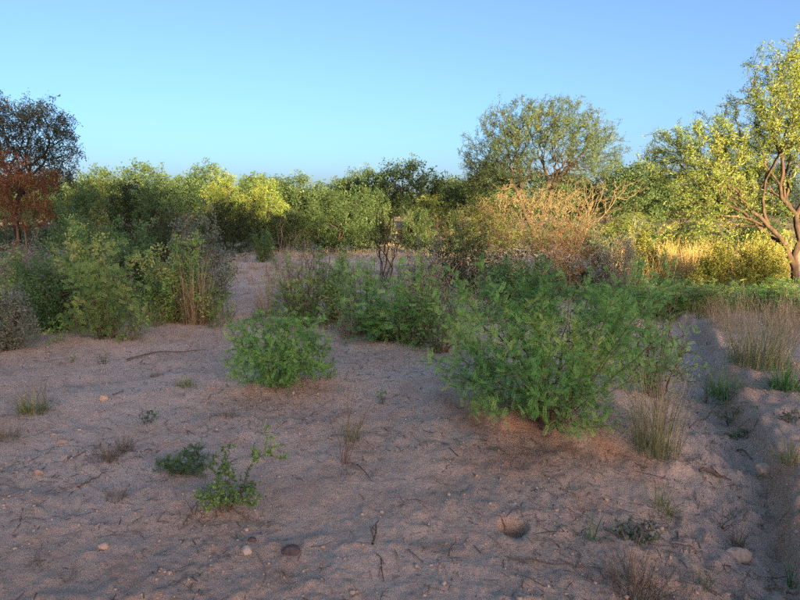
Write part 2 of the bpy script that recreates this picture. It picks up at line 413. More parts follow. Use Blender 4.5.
def plant(name, label, cat, base, lobes, Y, seed, n=350, bf=0.35, tip=0.003, power=2.2, leaf='sprig', nleaf=1500, lsize=0.1,
          mat='bush_leaf', wood='twig_brown', stems=5, trunk=None, group=None, leafr=2.4, upb=0.5, along=0.35, zmin=0.04,
          mask=None, sub=2, jit=0.09, shell=0.55, extra=None, parts=('branches', 'foliage'), lean=0.35, split=None, clump=None, lvar=None, shoot=0.14):
    rng = np.random.default_rng(seed); base = np.asarray(base, float)
    root = thing(name, label, cat, base, group)
    pts = lobe_points(lobes, Y, n, rng, shell, shoot) - base
    pts = pts[pts[:, 2] > zmin]
    if trunk is None:
        seeds = [np.array([0, 0, -0.06])]; sp = [-1]
        c = pts.mean(0); sx = pts.std(0)
        for k in range(stems):
            a = 2 * math.pi * (k + rng.random() * 0.6) / stems; q = 0.05 + 0.03 * rng.random()
            b0 = np.array([math.cos(a) * q, math.sin(a) * q, -0.03]) * min(1.0, sx[0] * 3 + 0.2); seeds.append(b0); sp.append(0)
            e = np.array([c[0] * 0.4 + math.cos(a) * sx[0] * lean, c[1] * 0.4 + math.sin(a) * sx[1] * lean, c[2] * rng.uniform(0.35, 0.75)])
            seeds.append(e); sp.append(len(seeds) - 2)
    else:
        seeds = [np.array(t[:3], float) for t in trunk]; sp = [t[3] for t in trunk]
    P, par, order = grow(pts, np.array(seeds), sp, bf)
    lines = skeleton(P, par, order, tip, power, rng, sub, jit)
    if extra: lines += extra(rng)
    if split:                                      # thick wood apart from the thin
        tr = [l for l in lines if l[1].max() >= split]; br = [l for l in lines if l[1].max() < split]
        if tr: link('trunk', wood_mesh('trunk', tr), wood, root)
        if br: link('branches', wood_mesh('branches', br), wood, root)
    else:
        link(parts[0], wood_mesh(parts[0], lines), wood, root)
    if nleaf:
        pos, ax = leaf_sites(lines, tip * leafr, nleaf, rng, along)
        if mask is not None:
            m = mask(pos + base); pos, ax = pos[m], ax[m]
        m = pos[:, 2] > 0.0; pos, ax = pos[m], ax[m]
        up = unit(rng.normal(0, 1 - upb, (len(pos), 3)) + np.array([0, 0, upb + 0.15]))
        V, F, var = place(TPL[leaf], pos, ax, up, lsize * rng.uniform(0.65, 1.25, len(pos)), rng, (lvar or clump_var)(pos, rng, clump or max(0.15, lsize * 4)))
        link(parts[1], mesh_quads(parts[1], V, F, var), mat, root)
    return root

def dead_twigs(n, w, h, r, dy=0.0):
    """bare twigs that stick out between the leaves"""
    def f(rng):
        out = []
        for i in range(n):
            a = rng.uniform(0, 6.28); q = rng.uniform(0.2, 1.0); top = np.array([math.cos(a) * w * q, math.sin(a) * w * 0.8 * q + dy, h * rng.uniform(0.35, 1.08)])
            b0 = np.array([math.cos(a) * 0.08, math.sin(a) * 0.08, 0.0]); m = (b0 + top) / 2 + rng.normal(0, 0.05 * h, 3)
            P = np.array([(1 - t) ** 2 * b0 + 2 * t * (1 - t) * m + t * t * top for t in np.linspace(0, 1, 9)]) + rng.normal(0, 0.006 * h, (9, 3))
            out.append((P, np.linspace(r, r * 0.35, 9)))
            for _ in range(3):
                k = rng.integers(4, 8); e = P[k] + unit(P[8] - P[4] + rng.normal(0, 0.12 * h, 3)) * h * rng.uniform(0.08, 0.22)
                out.append((np.array([P[k], (P[k] + e) / 2 + rng.normal(0, 0.008 * h, 3), e]), np.array([r * 0.5, r * 0.4, r * 0.25])))
        return out
    return f
def box_lobes(x0, x1, y0, y1, k, rng, base_y=None):
    """k uneven rounded masses that fill a box of the photograph"""
    out = []; w, h = x1 - x0, y1 - y0
    out.append(((x0 + x1) / 2, y0 + h * 0.62, w * 0.38, h * 0.38, 0, 0.45)); k = int(k * 1.9)
    for i in range(k):
        rx = w * rng.uniform(0.09, 0.20); ry = h * rng.uniform(0.10, 0.24)
        cx = x0 + rx + (w - 2 * rx) * (i + rng.random()) / k
        t = 1 - abs((cx - x0) / w - 0.5) * 0.9
        cy = y1 - (h - ry) * t * rng.uniform(0.55, 1.08)
        cy = min(max(cy, y0 + ry), y1 - ry * 0.6)
        out.append((cx, cy, rx, ry, rng.uniform(-0.3, 0.3) * w / FPX * 4))
    for i in range(5):
        out.append((x0 + w * (0.1 + 0.2 * i) + rng.uniform(-0.06, 0.06) * w, y1 - h * rng.uniform(0.12, 0.3), w * 0.19, h * 0.22, rng.uniform(-0.3, 0.1) * w / FPX * 4, 1.3))
    return out

def blades(rng, n, h, r, spread, width, droop=0.35, seg=4, hv=0.35):
    """a tussock: tapering curved strips from one crown"""
    a = rng.random(n) * 2 * np.pi; q = r * np.sqrt(rng.random(n))
    b = np.stack([np.cos(a) * q, np.sin(a) * q, np.full(n, -0.01)], 1)
    az = a + rng.normal(0, 0.7, n); tilt = np.abs(rng.normal(0, spread, n))
    L = h * np.clip(rng.normal(1 - hv * 0.5, hv, n), 0.25, 1.25); wd = width * rng.uniform(0.6, 1.2, n)
    t = np.linspace(0, 1, seg + 1)
    out = np.stack([np.cos(az), np.sin(az), np.zeros(n)], 1); side = np.stack([-np.sin(az), np.cos(az), np.zeros(n)], 1)
    bentf = np.where(rng.random(n) < 0.18, rng.uniform(2.0, 5.0, n), rng.uniform(0.2, 1.6, n))
    th = tilt[:, None] + droop * bentf[:, None] * t[None] ** 1.5
    dx = np.cumsum(np.sin(th), 1) / (seg + 1); dz = np.cumsum(np.cos(th), 1) / (seg + 1)
    dx[:, 0] = 0; dz[:, 0] = 0
    P = b[:, None] + L[:, None, None] * (dx[..., None] * out[:, None] + dz[..., None] * np.array([0, 0, 1.0]))
    hw = wd[:, None] * 0.5 * (1 - t[None] ** 1.6 * 0.9)
    V = np.stack([P - hw[..., None] * side[:, None], P + hw[..., None] * side[:, None]], 2)      # n, seg+1, 2, 3
    i = np.arange(n)[:, None] * (seg + 1) * 2 + np.arange(seg)[None] * 2
    F = np.stack([i, i + 1, i + 3, i + 2], -1).reshape(-1, 4)
    return V.reshape(-1, 3), F, (np.clip(rng.normal(0.15, 0.2, n)[:, None] + t[None] * rng.uniform(0.25, 1.1, n)[:, None], 0, 1)[..., None] * np.ones(2)).ravel()
def tuft(name, label, cat, px, py, hpx, wpx, n, mat, seed, spread=0.35, width=0.005, droop=0.5, group=None, hv=0.5, base=None):
    rng = np.random.default_rng(seed); b = at(px, py) if base is None else base
    m = math.hypot(b[1], CAM_H) / FPX
    V, F, var = blades(rng, n, hpx * m * 1.1, wpx * m * 0.32, spread, width, droop, hv=hv)
    o = link(name, mesh_quads(name, V, F, var), mat, None, [float(v) for v in b])
    return tag(o, label, cat, group)

# ================================================================== GROUND
def build_ground():
    fa = np.linspace(-40, 40, 350); ba = np.linspace(42, 318, 120)[1:-1]
    ang = np.radians(np.concatenate([fa, ba])); rs = [0.35]
    while rs[-1] < 900:
        r = rs[-1]; rs.append(r + min(max(0.011, 0.0034 * r * r), 0.11 * r))
    rs = np.array(rs); na, nr = len(ang), len(rs)
    X = rs[:, None] * np.sin(ang)[None]; Y = rs[:, None] * np.cos(ang)[None]
    Z = ground_z(X, Y)
    V = np.stack([X, Y, Z], -1).reshape(-1, 3)
    i = np.arange(nr - 1)[:, None] * na; j = np.arange(na)[None]; j2 = (j + 1) % na
    F = np.stack([i + j, i + j2, i + na + j2, i + na + j], -1).reshape(-1, 4)[:, ::-1]
    # close the middle under the camera
    c = len(V); V = np.vstack([V, [[0, 0, gz(0, 0)]]])
    jj = np.arange(0, na - 1, 2); F = np.vstack([F, np.stack([np.full(len(jj), c), (jj + 2) % na, jj + 1, jj], -1)])
    me = mesh_quads('ground', V, F, smooth=True)
    x, y = V[:, 0], V[:, 1]
    d, s = polyline_dist(x, y, GULLY); sd = -d * s; fade = sst(12, 8, np.hypot(x, y))
    silt = fade * np.exp(-((sd + 0.12) / 0.22) ** 2) * np.clip(0.75 + fbm(x * 3, y * 3, 3, 71), 0, 1)
    d2, s2 = polyline_dist(x, y, BANK)
    red = np.exp(-(d2 / 0.16) ** 2) * np.clip(0.8 + 1.2 * fbm(x * 4, y * 4, 3, 81), 0, 1)
    red = np.maximum(red, fade * np.exp(-((sd - 0.15) / 0.10) ** 2) * 0.75 * np.clip(0.7 + 1.3 * fbm(x * 3, y * 3, 2, 83), 0, 1))
    for (px, py, r, k) in ((250, 400, 0.25, 0.4), (320, 392, 0.25, 0.5), (515, 460, 0.35, 0.45), (190, 520, 0.2, 0.25)):
        mx, my = at0(px, py); red = np.maximum(red, k * np.exp(-((x - mx) ** 2 + (y - my) ** 2) / r ** 2))
    rr = np.hypot(x, y); scrub = np.clip(sst(22, 36, rr) + 0.9 * fbm(x * 0.3, y * 0.3, 3, 95) * sst(14, 30, rr), 0, 1)
    for nme, v in (('red', red), ('silt', silt), ('scrub', scrub)):
        a = me.attributes.new(nme, 'FLOAT', 'POINT'); a.data.foreach_set('value', np.clip(v, 0, 1).astype(np.float32))
    tag(link('ground', me, 'soil'), 'bare pinkish sandy soil with a gully on the right', None, None, 'structure')
build_ground()

def copy_tree(o, loc, rz, sc, label, name=None):
    c = o.copy(); COL.objects.link(c); c.location = [float(v) for v in loc]; c.rotation_euler = (0, 0, rz); c.scale = sc; c['label'] = label
    if name: c.name = name
    for ch in o.children:
        d = ch.copy(); COL.objects.link(d); d.parent = c
    return c
SHARE = {}
# ================================================================== TREES
RNG = np.random.default_rng(77)
# umbrella thorn tree in the middle distance
YB = 30.0
b = np.array([*at_depth(531, 213, YB)[:2], 0]); b[2] = gz(b[0], b[1])
cx = at_depth(543, 150, YB) - b
def core(p): return ~((np.abs(p[:, 0] - b[0] - 0.4) < 1.3) & (p[:, 2] - b[2] < 4.0))
plant('thorn_tree', 'umbrella crowned thorn tree standing alone against the sky behind the dead brush', 'tree', b,
      [(543, 137, 72, 40, 0, 1.4), (500, 165, 40, 30, 0.6, 1.3), (590, 160, 38, 28, -0.3), (560, 118, 42, 24, 1.0), (520, 122, 40, 24, -1.0), (480, 174, 22, 20, 0, 1.5), (495, 182, 26, 12, 0.8, 1.6), (512, 172, 24, 18, -0.5, 1.4), (470, 150, 14, 22, 0), (606, 150, 22, 24, 1.0), (545, 150, 62, 38, 2.5), (545, 150, 62, 38, -2.5)],
      YB, 11, n=2400, bf=0.5, tip=0.007, power=2.3, leaf='wisp', nleaf=11500, lsize=0.215, mat='thorn_leaf', wood='bark_dark',
      trunk=[(0, 0, -0.2, -1), (0.15, 0, 0.7, 0), (0.6, 0.1, 1.7, 1), (0.95, 0, 2.6, 2), (1.35, 0.1, 3.3, 3), (0.65, -0.1, 3.5, 3), (0.35, -0.2, 4.2, 5), (-0.35, -0.3, 1.5, 1), (-0.7, -0.4, 2.4, 7), (-1.1, -0.5, 3.2, 8), (-0.2, 0.2, 3.2, 8)],
      leafr=2.6, upb=0.25, mask=core, shell=0.35, split=0.07, parts=('branches', 'crown'), clump=1.3, shoot=0.03)
# large tree at the right edge
YR = 15.0
b = at(797, 283); YR = b[1]
def rm(p):                                         # the low arching limbs on its left are nearly bare
    px = 400 + FPX * p[:, 0] / (p[:, 1] * _cp); py = 213 - FPX * (p[:, 2] - CAM_H) / p[:, 1]
    rr = np.random.default_rng(3).random(len(p))
    return ~((py > 182) & (rr < 0.6)) & ~((py > 160) & (px < 725) & (rr < 0.25))
tb = lambda px, py, dy, k: (*(at_depth(px, py, YR + dy) - b), k)
plant('spreading_tree', 'sunlit spreading tree with arching low limbs at the right edge', 'tree', b,
      [(690, 152, 48, 26, 0.5, 1.2), (715, 140, 40, 26, -0.8), (660, 150, 22, 20, 0), (762, 122, 52, 36, 0.5, 1.2), (795, 85, 44, 36, 0, 1.3), (830, 70, 50, 40, 0.6), (850, 130, 60, 50, 0), (780, 150, 60, 34, 1.6), (800, 110, 40, 40, -1.5), (700, 195, 34, 40, -0.4, 0.7), (740, 205, 40, 30, 0.3, 0.5), (770, 60, 22, 22, 0.4, 0.8), (668, 165, 26, 22, 0.3), (700, 172, 40, 24, 0.8), (745, 165, 45, 30, 1.2), (690, 215, 26, 34, -0.6, 0.8), (720, 190, 40, 30, -0.8, 0.7)],
      YR, 12, n=2200, bf=0.6, tip=0.005, power=2.5, jit=0.06, leaf='wisp', nleaf=18500, lsize=0.125, mat='gold_leaf', wood='bark_warm',
      trunk=[(0, 0, -0.15, -1), tb(795, 268, 0, 0), tb(785, 245, 0, 1), tb(768, 226, -0.2, 2), tb(752, 212, -0.3, 3), tb(738, 192, -0.3, 4), tb(716, 170, -0.3, 5), tb(700, 166, -0.2, 6),
             tb(800, 240, 0.2, 1), tb(796, 215, 0.2, 8), tb(780, 185, 0.1, 9), tb(765, 165, 0, 10), tb(740, 158, 0, 11), tb(812, 190, 0.3, 9), tb(818, 150, 0.3, 13), tb(800, 120, 0.2, 14), tb(785, 200, 0.6, 9), tb(790, 160, 0.8, 16)],
      leafr=3.0, upb=0.35, mask=rm, shell=0.4, split=0.04, parts=('branches', 'crown'), clump=0.8)
# dark tree at the left edge
YL = 17.0
b = np.array([*at_depth(12, 213, YL)[:2], 0]); b[2] = gz(b[0], b[1])
tl = lambda px, py, dy, k: (*(at_depth(px, py, YL + dy) - b), k)
plant('shaded_tree', 'dark sparse leaved tree in shade at the left edge', 'tree', b,
      [(28, 130, 42, 28, 0, 1.2), (-10, 125, 40, 32, 0), (58, 150, 22, 24, 0.2), (20, 165, 40, 28, 0.4), (52, 175, 22, 22, 0.3), (-20, 170, 40, 40, 0.5), (66, 128, 12, 12, 0, 0.8), (45, 118, 20, 16, -0.6)],
      YL, 13, n=1300, bf=0.5, tip=0.005, power=2.25, leaf='wisp', nleaf=3800, lsize=0.20, mat='dusk_leaf', wood='bark_dark',
      trunk=[(0, 0, -0.15, -1), tl(14, 215, 0, 0), tl(20, 195, 0, 1), tl(30, 175, 0, 2), tl(44, 155, 0, 3), tl(10, 175, 0.2, 2), tl(0, 150, 0.2, 5), tl(25, 150, -0.3, 3)],
      leafr=2.6, upb=0.2, shell=0.3, split=0.05, parts=('branches', 'crown'))
b = at(20, 262); Yq = 15.0
b = np.array([*at_depth(16, 213, Yq)[:2], 0]); b[2] = gz(b[0], b[1])
plant('withered_shrub', 'tall withered shrub with rust brown dead leaves before the dark tree', 'shrub', b,
      [(20, 192, 30, 18, 0), (42, 178, 16, 12, -0.2), (6, 166, 18, 14, 0.2), (26, 215, 24, 16, 0), (-15, 190, 22, 22, 0)],
      Yq, 14, n=420, tip=0.004, leaf='wisp', nleaf=1500, lsize=0.17, mat='rust_leaf', wood='twig_brown', stems=5, upb=0.2)

# tree line in the background: (name, label, x0, x1, ytop, Y, material, seed, leaf size)
FAR = [
 ('evergreen_bush', 'low dark bush beside the left edge tree, first of the background tree line', 55, 118, 172, 21, 'deep_leaf', 1),
 ('evergreen_bush', 'dark bush of the background tree line with pale twigs above its top', 100, 172, 164, 22, 'far_leaf', 2),
 ('evergreen_bush', 'broad dark bush with forked stems showing, third in the background tree line', 128, 205, 160, 20, 'deep_leaf', 3),
 ('evergreen_bush', 'dark shaded bush in front of the sunlit yellow tree tops', 196, 262, 190, 24, 'far_leaf', 4),
 ('evergreen_bush', 'low shaded bush between the yellow tree tops and the round bush', 252, 312, 194, 25, 'far_leaf', 5),
 ('evergreen_bush', 'round dense bush with golden top at the middle of the tree line', 298, 376, 174, 25, 'far_leaf', 6),
 ('evergreen_bush', 'upright bush with sunlit crown just right of the round dense bush', 338, 402, 172, 27, 'far_leaf', 7),
 ('evergreen_bush', 'fresh green leafy bush beside the burnt stems', 395, 440, 196, 23, 'far_leaf', 8),
 ('sunlit_tree', 'yellow sunlit tree top rising behind the left end of the tree line', 62, 112, 166, 33, 'gold_leaf', 9),
 ('sunlit_tree', 'tall yellow sunlit tree rising over the shaded bushes left of centre', 200, 250, 164, 34, 'gold_leaf', 10),
 ('sunlit_tree', 'yellow sunlit tree next to the tallest one behind the shaded bushes', 238, 292, 171, 36, 'gold_leaf', 11),
 ('sunlit_tree', 'small golden tree with dark stem left of the umbrella tree', 404, 458, 183, 28, 'gold_leaf', 12),
 ('sunlit_tree', 'yellow green bush below the left side of the umbrella tree', 446, 520, 194, 26, 'gold_leaf', 13),
 ('sunlit_tree', 'broad yellow green bush seen between the two large trees', 592, 670, 204, 27, 'gold_leaf', 14),
 ('evergreen_bush', 'green bush under the left limbs of the spreading tree', 655, 735, 208, 24, 'far_leaf', 15),
 ('evergreen_bush', 'green bush behind the trunk of the spreading tree', 720, 805, 206, 23, 'far_leaf', 16),
]
for nm, lb, x0, x1, yt, Y, mt, sd in FAR:
    yt += (4, 9, 2, 7)[sd % 4] if nm != 'sunlit_tree' else 2
    rng = np.random.default_rng(100 + sd); xc = (x0 + x1) / 2
    g = at_depth(xc, 213, Y); z = gz(g[0], g[1]); yb = 213 + FPX * (CAM_H - z) / Y
    W, H = (x1 - x0) * Y, (yb - yt) * Y; key = ('far', nm, mt); vs = SHARE.setdefault(key, [])
    if len(vs) >= (3 if mt == 'far_leaf' else 2):
        v = vs[sd % len(vs)]; a = W / v[1]
        copy_tree(v[0], (g[0], g[1], z), rng.uniform(0, 6.28), (a, a, H / v[2]), lb, nm); continue
    vr = plant(nm, lb, 'tree' if nm == 'sunlit_tree' else 'bush', (g[0], g[1], z), box_lobes(x0, x1, yt, yb, 6, rng), Y, 200 + sd, n=380,
          tip=0.006, leaf='puff' if sd % 3 else 'wisp', nleaf=int(900 + (x1 - x0) * (yb - yt) * 0.27), lsize=0.15 if Y < 30 else 0.19,
          mat=mt, wood='bark_warm' if nm == 'sunlit_tree' else 'bark_dark', stems=5, leafr=2.8, upb=0.3, shell=0.4, bf=0.3, clump=0.7, shoot=0.25,
          parts=('branches', 'foliage'))
    vs.append((vr, W, H))
# still farther bushes that close the horizon: two meshes, copied
far_src = None
k = 0
for i, px in enumerate(list(range(20, 800, 39)) + list(range(5, 800, 50))):
    Y = 46 + 14 * RNG.random() if i < 20 else 62 + 45 * RNG.random(); g = at_depth(px + RNG.uniform(-8, 8), 213, Y); z = gz(g[0], g[1]); h = RNG.uniform(0.85, 1.15)
    lab = 'distant scrub bush on the skyline behind the nearer tree line'
    if far_src is None:
        far_src = plant('distant_bush', lab, 'bush', (g[0], g[1], z), [(px, 196, 30, 22, 0), (px - 20, 204, 20, 18, 1), (px + 22, 202, 20, 18, -1), (px + 5, 188, 16, 12, 0)], Y, 300,
                        n=320, tip=0.01, leaf='puff', nleaf=1500, lsize=0.42, mat='far_leaf', wood='bark_dark', stems=4, upb=0.3, group='far scrub bushes on the skyline')
    else:
        s = RNG.uniform(0.8, 1.15) * (1 if i < 20 else 1.35); copy_tree(far_src, (g[0], g[1], z), RNG.uniform(0, 6.28), (s, s, h), lab)

# trees behind the photographer: they keep the low sun off the foreground
SU, CU = math.sin(math.pi - SUN_AZ), math.cos(math.pi - SUN_AZ)
def uv(u, v): return (u * CU - v * SU, u * SU + v * CU)
shade_src = []
def shade_tree(u, v, h, rx, seed, label):
    x, y = uv(u, v); z = gz(x, y); rng = np.random.default_rng(seed); base = np.array([x, y, z])
    if shade_src:
        r, h0, rx0 = shade_src[0]; copy_tree(r, base, rng.uniform(0, 6.28), (rx / rx0, rx / rx0, h / h0), label); return
    root = thing('shade_tree', label, 'tree', base, 'trees standing behind the photographer'); shade_src.append((root, h, rx))
    n = 420; p = unit(rng.normal(0, 1, (n, 3))) * rng.random((n, 1)) ** 0.4 * np.array([rx, rx, h * 0.53]) + np.array([0, 0, h * 0.47]); p = p[p[:, 2] > 0.1]
    P, par, order = grow(p, np.array([[0, 0, -0.1], [0.1, 0, h * 0.2], [0, 0.1, h * 0.4]]), [-1, 0, 1], 0.4)
    lines = skeleton(P, par, order, 0.008, 2.2, rng)
    link('branches', wood_mesh('branches', lines), 'bark_dark', root)
    pos, ax = leaf_sites(lines, 0.05, 1900, rng, jit=0.45); up = unit(rng.normal(0, 1, (len(pos), 3)))
    V, F, var = place(TPL['puff'], pos, ax, up, 1.2 * rng.uniform(0.7, 1.2, len(pos)), rng)
    link('crown', mesh_quads('crown', V, F, var), 'far_leaf', root)
for k, (u, v, h, rx) in enumerate([(-17, -50, 12.2, 5.2), (-11, -48, 12.2, 5.2), (-5.5, -51, 12.6, 5.0), (-1.2, -48, 11.8, 3.6), (2.7, -50, 10.0, 3.2), (7.0, -48, 6.4, 2.8), (10.4, -50, 5.9, 3.1), (14.0, -48, 5.55, 3.1), (17.8, -50, 5.55, 3.1)]):
    shade_tree(u, v, h, rx, 400 + k, ['tall', 'tall', 'tall', 'tall', 'bushy', 'low', 'low', 'low', 'low'][k] + ' tree behind the photographer throwing shade, number %s from the left' % ['one', 'two', 'three', 'four', 'five', 'six', 'seven', 'eight', 'nine'][k])

# ================================================================== MID-GROUND SHRUBS
def bush(name, label, x0, x1, y0, y1, seed, mat='bush_leaf', leaf='sprig', lsize=0.085, dens=0.16, n=320, wood='twig_brown', tip=0.0025, stems=6, k=6, cat='bush', bf=0.3, base_px=None, upb=0.4, leafr=2.6, group=None, shell=0.45, **kw):
    rng = np.random.default_rng(500 + seed)
    b = at(base_px if base_px else (x0 + x1) / 2, y1)
    W, H = (x1 - x0) * b[1], (y1 - y0) * b[1]; vs = SHARE.setdefault((mat, leaf), [])
    if len(vs) >= 2:                               # alike shrubs share their meshes
        v = vs[seed % 2]; a = W / v[1]
        return copy_tree(v[0], b, rng.uniform(0, 6.28), (a, a, H / v[2]), label, name)
    root = plant(name, label, cat, b, box_lobes(x0, x1, y0, y1, k, rng), b[1], 600 + seed, n=n, tip=tip, leaf=leaf, nleaf=int((x1 - x0) * (y1 - y0) * dens), lsize=lsize,
                 mat=mat, wood=wood, stems=stems, bf=bf, upb=upb, leafr=leafr, group=group, shell=shell, extra=dead_twigs(22, W / FPX * 0.5, H / FPX * 1.1, 0.0045), **kw)
    vs.append((root, W, H))
    return root
# left thicket
bush('grey_shrub', 'grey green low shrub at the left edge above the bare soil', -30, 38, 288, 350, 1, 'grey_leaf', 'wisp', 0.09, 0.35)
bush('leafy_shrub', 'bright green low shrub in the left thicket nearest the bare soil', 64, 150, 256, 338, 2, 'bush_leaf', 'pinnate_small', 0.075, 0.22)
bush('leafy_shrub', 'green shrub behind the pale dry stems in the left thicket', 132, 222, 246, 322, 3, 'bush_leaf', 'sprig', 0.085, 0.22)
bush('grey_shrub', 'tall grey green shrub at the right end of the left thicket', 158, 236, 218, 312, 4, 'grey_leaf', 'sprig', 0.08, 0.22)
bush('leafy_shrub', 'dark green shrub between grey shrub and bright shrub in left thicket', 20, 86, 262, 332, 5, 'deep_leaf', 'sprig', 0.085, 0.25)
bush('grey_shrub', 'grey twiggy shrub at left edge under the dark tree', -25, 58, 236, 312, 6, 'grey_leaf', 'wisp', 0.10, 0.15, n=500, wood='grey_wood')
bush('leafy_shrub', 'green shrub low in the middle of the left thicket', 96, 168, 236, 300, 7, 'deep_leaf', 'sprig', 0.10, 0.26)
bush('leafy_shrub', 'small yellow green shrub with an orange dead tip in the left thicket', 86, 118, 214, 262, 8, 'bush_leaf', 'sprig', 0.10, 0.35, k=4, n=160)
bush('withered_shrub', 'small orange brown dead sprig above the left thicket', 92, 112, 202, 262, 9, 'rust_leaf', 'wisp', 0.10, 0.16, k=3, n=90)
bush('grey_shrub', 'shaded olive shrub behind the left thicket', 30, 130, 216, 278, 10, 'deep_leaf', 'puff', 0.13, 0.20)
bush('grey_shrub', 'shaded shrub with rusty tips behind the right half of the left thicket', 122, 232, 212, 272, 11, 'far_leaf', 'puff', 0.13, 0.20)
bush('withered_shrub', 'tiny rust coloured sprig on top of the shaded shrubs', 172, 192, 210, 268, 12, 'rust_leaf', 'wisp', 0.10, 0.10, k=3, n=60)
# middle group
bush('leafy_shrub', 'green shrub with dry twigs standing left of the burnt stems', 272, 334, 256, 326, 13, 'bush_leaf', 'pinnate_small', 0.07, 0.17)
bush('leafy_shrub', 'low green shrub below the burnt stems', 330, 398, 266, 332, 14, 'acacia_leaf', 'pinnate_small', 0.075, 0.17)
bush('leafy_shrub', 'green shrub between the burnt stems and the big acacia bush', 384, 446, 262, 346, 15, 'acacia_leaf', 'pinnate_small', 0.075, 0.17)
bush('leafy_shrub', 'small grey green shrub beside the path end', 252, 276, 234, 262, 16, 'deep_leaf', 'sprig', 0.09, 0.5, k=4, n=120)
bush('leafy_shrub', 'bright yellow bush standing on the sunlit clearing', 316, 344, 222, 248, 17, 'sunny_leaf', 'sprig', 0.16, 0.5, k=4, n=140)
bush('leafy_shrub', 'ragged green shrub filling the gap left of the low middle shrub', 300, 366, 250, 322, 31, 'bush_leaf', 'sprig', 0.075, 0.2)
bush('leafy_shrub', 'dusty green shrub in front of the sunlit clearing right of the burnt stems', 398, 452, 244, 318, 32, 'grey_leaf', 'sprig', 0.075, 0.2)
bush('leafy_shrub', 'low wide green shrub at the foot of the middle group', 344, 436, 296, 340, 33, 'acacia_leaf', 'pinnate_small', 0.06, 0.3)
bush('leafy_shrub', 'feathery shrub touching the left side of the acacia bush', 412, 470, 276, 352, 34, 'acacia_leaf', 'pinnate', 0.06, 0.14)
bush('leafy_shrub', 'dull green shrub at the far left of the thicket behind the grey shrub', -30, 46, 252, 326, 35, 'bush_leaf', 'sprig', 0.085, 0.2)
bush('leafy_shrub', 'tall olive shrub behind the dead branches in the left thicket', 52, 132, 232, 318, 36, 'bush_leaf', 'sprig', 0.085, 0.2)
bush('leafy_shrub', 'green shrub rising behind the acacia bush near its top', 470, 560, 262, 318, 37, 'deep_leaf', 'sprig', 0.075, 0.2)
bush('leafy_shrub', 'thin feathery shrub at the right flank of the acacia bush', 612, 694, 286, 396, 38, 'acacia_leaf', 'pinnate', 0.055, 0.10, n=420)
# behind the acacia bush
bush('leafy_shrub', 'olive shrub tangled with dead twigs at left of the dead brush', 424, 508, 222, 296, 18, 'far_leaf', 'sprig', 0.085, 0.15, n=420)
bush('leafy_shrub', 'grey green weedy shrub right of the dead brush', 586, 646, 226, 300, 19, 'grey_leaf', 'wisp', 0.10, 0.16, n=420, wood='dead_wood')
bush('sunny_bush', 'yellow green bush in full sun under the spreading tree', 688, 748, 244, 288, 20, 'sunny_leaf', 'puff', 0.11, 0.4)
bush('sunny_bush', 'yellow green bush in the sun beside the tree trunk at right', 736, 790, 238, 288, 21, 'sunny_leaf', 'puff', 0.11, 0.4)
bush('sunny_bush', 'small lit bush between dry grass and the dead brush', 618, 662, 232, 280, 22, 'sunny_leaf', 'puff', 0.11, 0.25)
bush('leafy_shrub', 'low shaded green shrub behind the right end of the acacia bush', 616, 702, 278, 318, 23, 'acacia_leaf', 'pinnate_small', 0.085, 0.34)
bush('leafy_shrub', 'low shaded green shrub in front of the sunlit grass', 676, 752, 283, 310, 24, 'bush_leaf', 'pinnate_small', 0.10, 0.34)
bush('leafy_shrub', 'low shaded green shrub at the right edge above the dry grass', 736, 822, 283, 312, 25, 'acacia_leaf', 'pinnate_small', 0.10, 0.34)

# ================================================================== DEAD BRUSH
def dead(name, label, x0, x1, y0, y1, seed, n=600, wood='dead_wood', tip=0.003, k=7, base_px=None, lobes=None, bf=0.25, stems=8, cat='dead brush', lean=0.5, power=3.1, jit=0.12, leaf=0, lm='rust_leaf', ls=0.07):
    rng = np.random.default_rng(700 + seed); b = at(base_px if base_px else (x0 + x1) / 2, y1)
    return plant(name, label, cat, b, lobes or box_lobes(x0, x1, y0, y1, k, rng), b[1], 800 + seed, n=n, tip=tip * 0.62, nleaf=leaf, leaf='wisp', mat=lm, lsize=ls, leafr=2.5, wood=wood, stems=stems, bf=bf, lean=lean, power=power, jit=jit, shell=0.35)
dead('dead_brush', 'large tangle of sunlit orange dead branches in the centre', 452, 606, 190, 288, 1, n=3000, tip=0.0034, stems=12, leaf=2600, lm='straw_leaf', ls=0.10, lobes=[(480, 235, 36, 34, 0), (520, 222, 45, 36, 0.3, 1.3), (562, 228, 42, 38, 0, 1.3), (535, 252, 72, 36, -0.3), (502, 206, 26, 14, 0.2), (572, 202, 32, 14, 0.3), (540, 198, 24, 12, 0), (470, 262, 40, 24, -0.2)])
dead('dead_brush', 'bare pale limbs reaching right below the umbrella tree', 545, 655, 178, 284, 2, n=300, wood='twig_brown', tip=0.006, base_px=560, stems=6, lobes=[(590, 190, 40, 14, 0), (625, 186, 26, 8, 0.2), (575, 215, 30, 26, 0), (600, 205, 30, 14, -0.3)], bf=0.6, jit=0.1)
dead('dead_brush', 'dense red brown twig mass at right of the central tangle', 530, 612, 214, 296, 3, n=1200, wood='twig_brown', k=6, leaf=1200)
dead('dead_brush', 'grey dead twigs lying low left of the big acacia bush', 416, 500, 250, 318, 4, n=520, wood='grey_wood', k=6)
dead('dead_brush', 'grey dead branches sprawling over the left thicket', 20, 140, 226, 306, 5, n=300, tip=0.0055, wood='grey_wood', k=6, bf=0.5)
dead('dead_brush', 'pale dry upright stems in front of the left thicket', 172, 216, 256, 324, 6, n=240, tip=0.0055, wood='dead_wood', k=4, bf=0.7, stems=9)
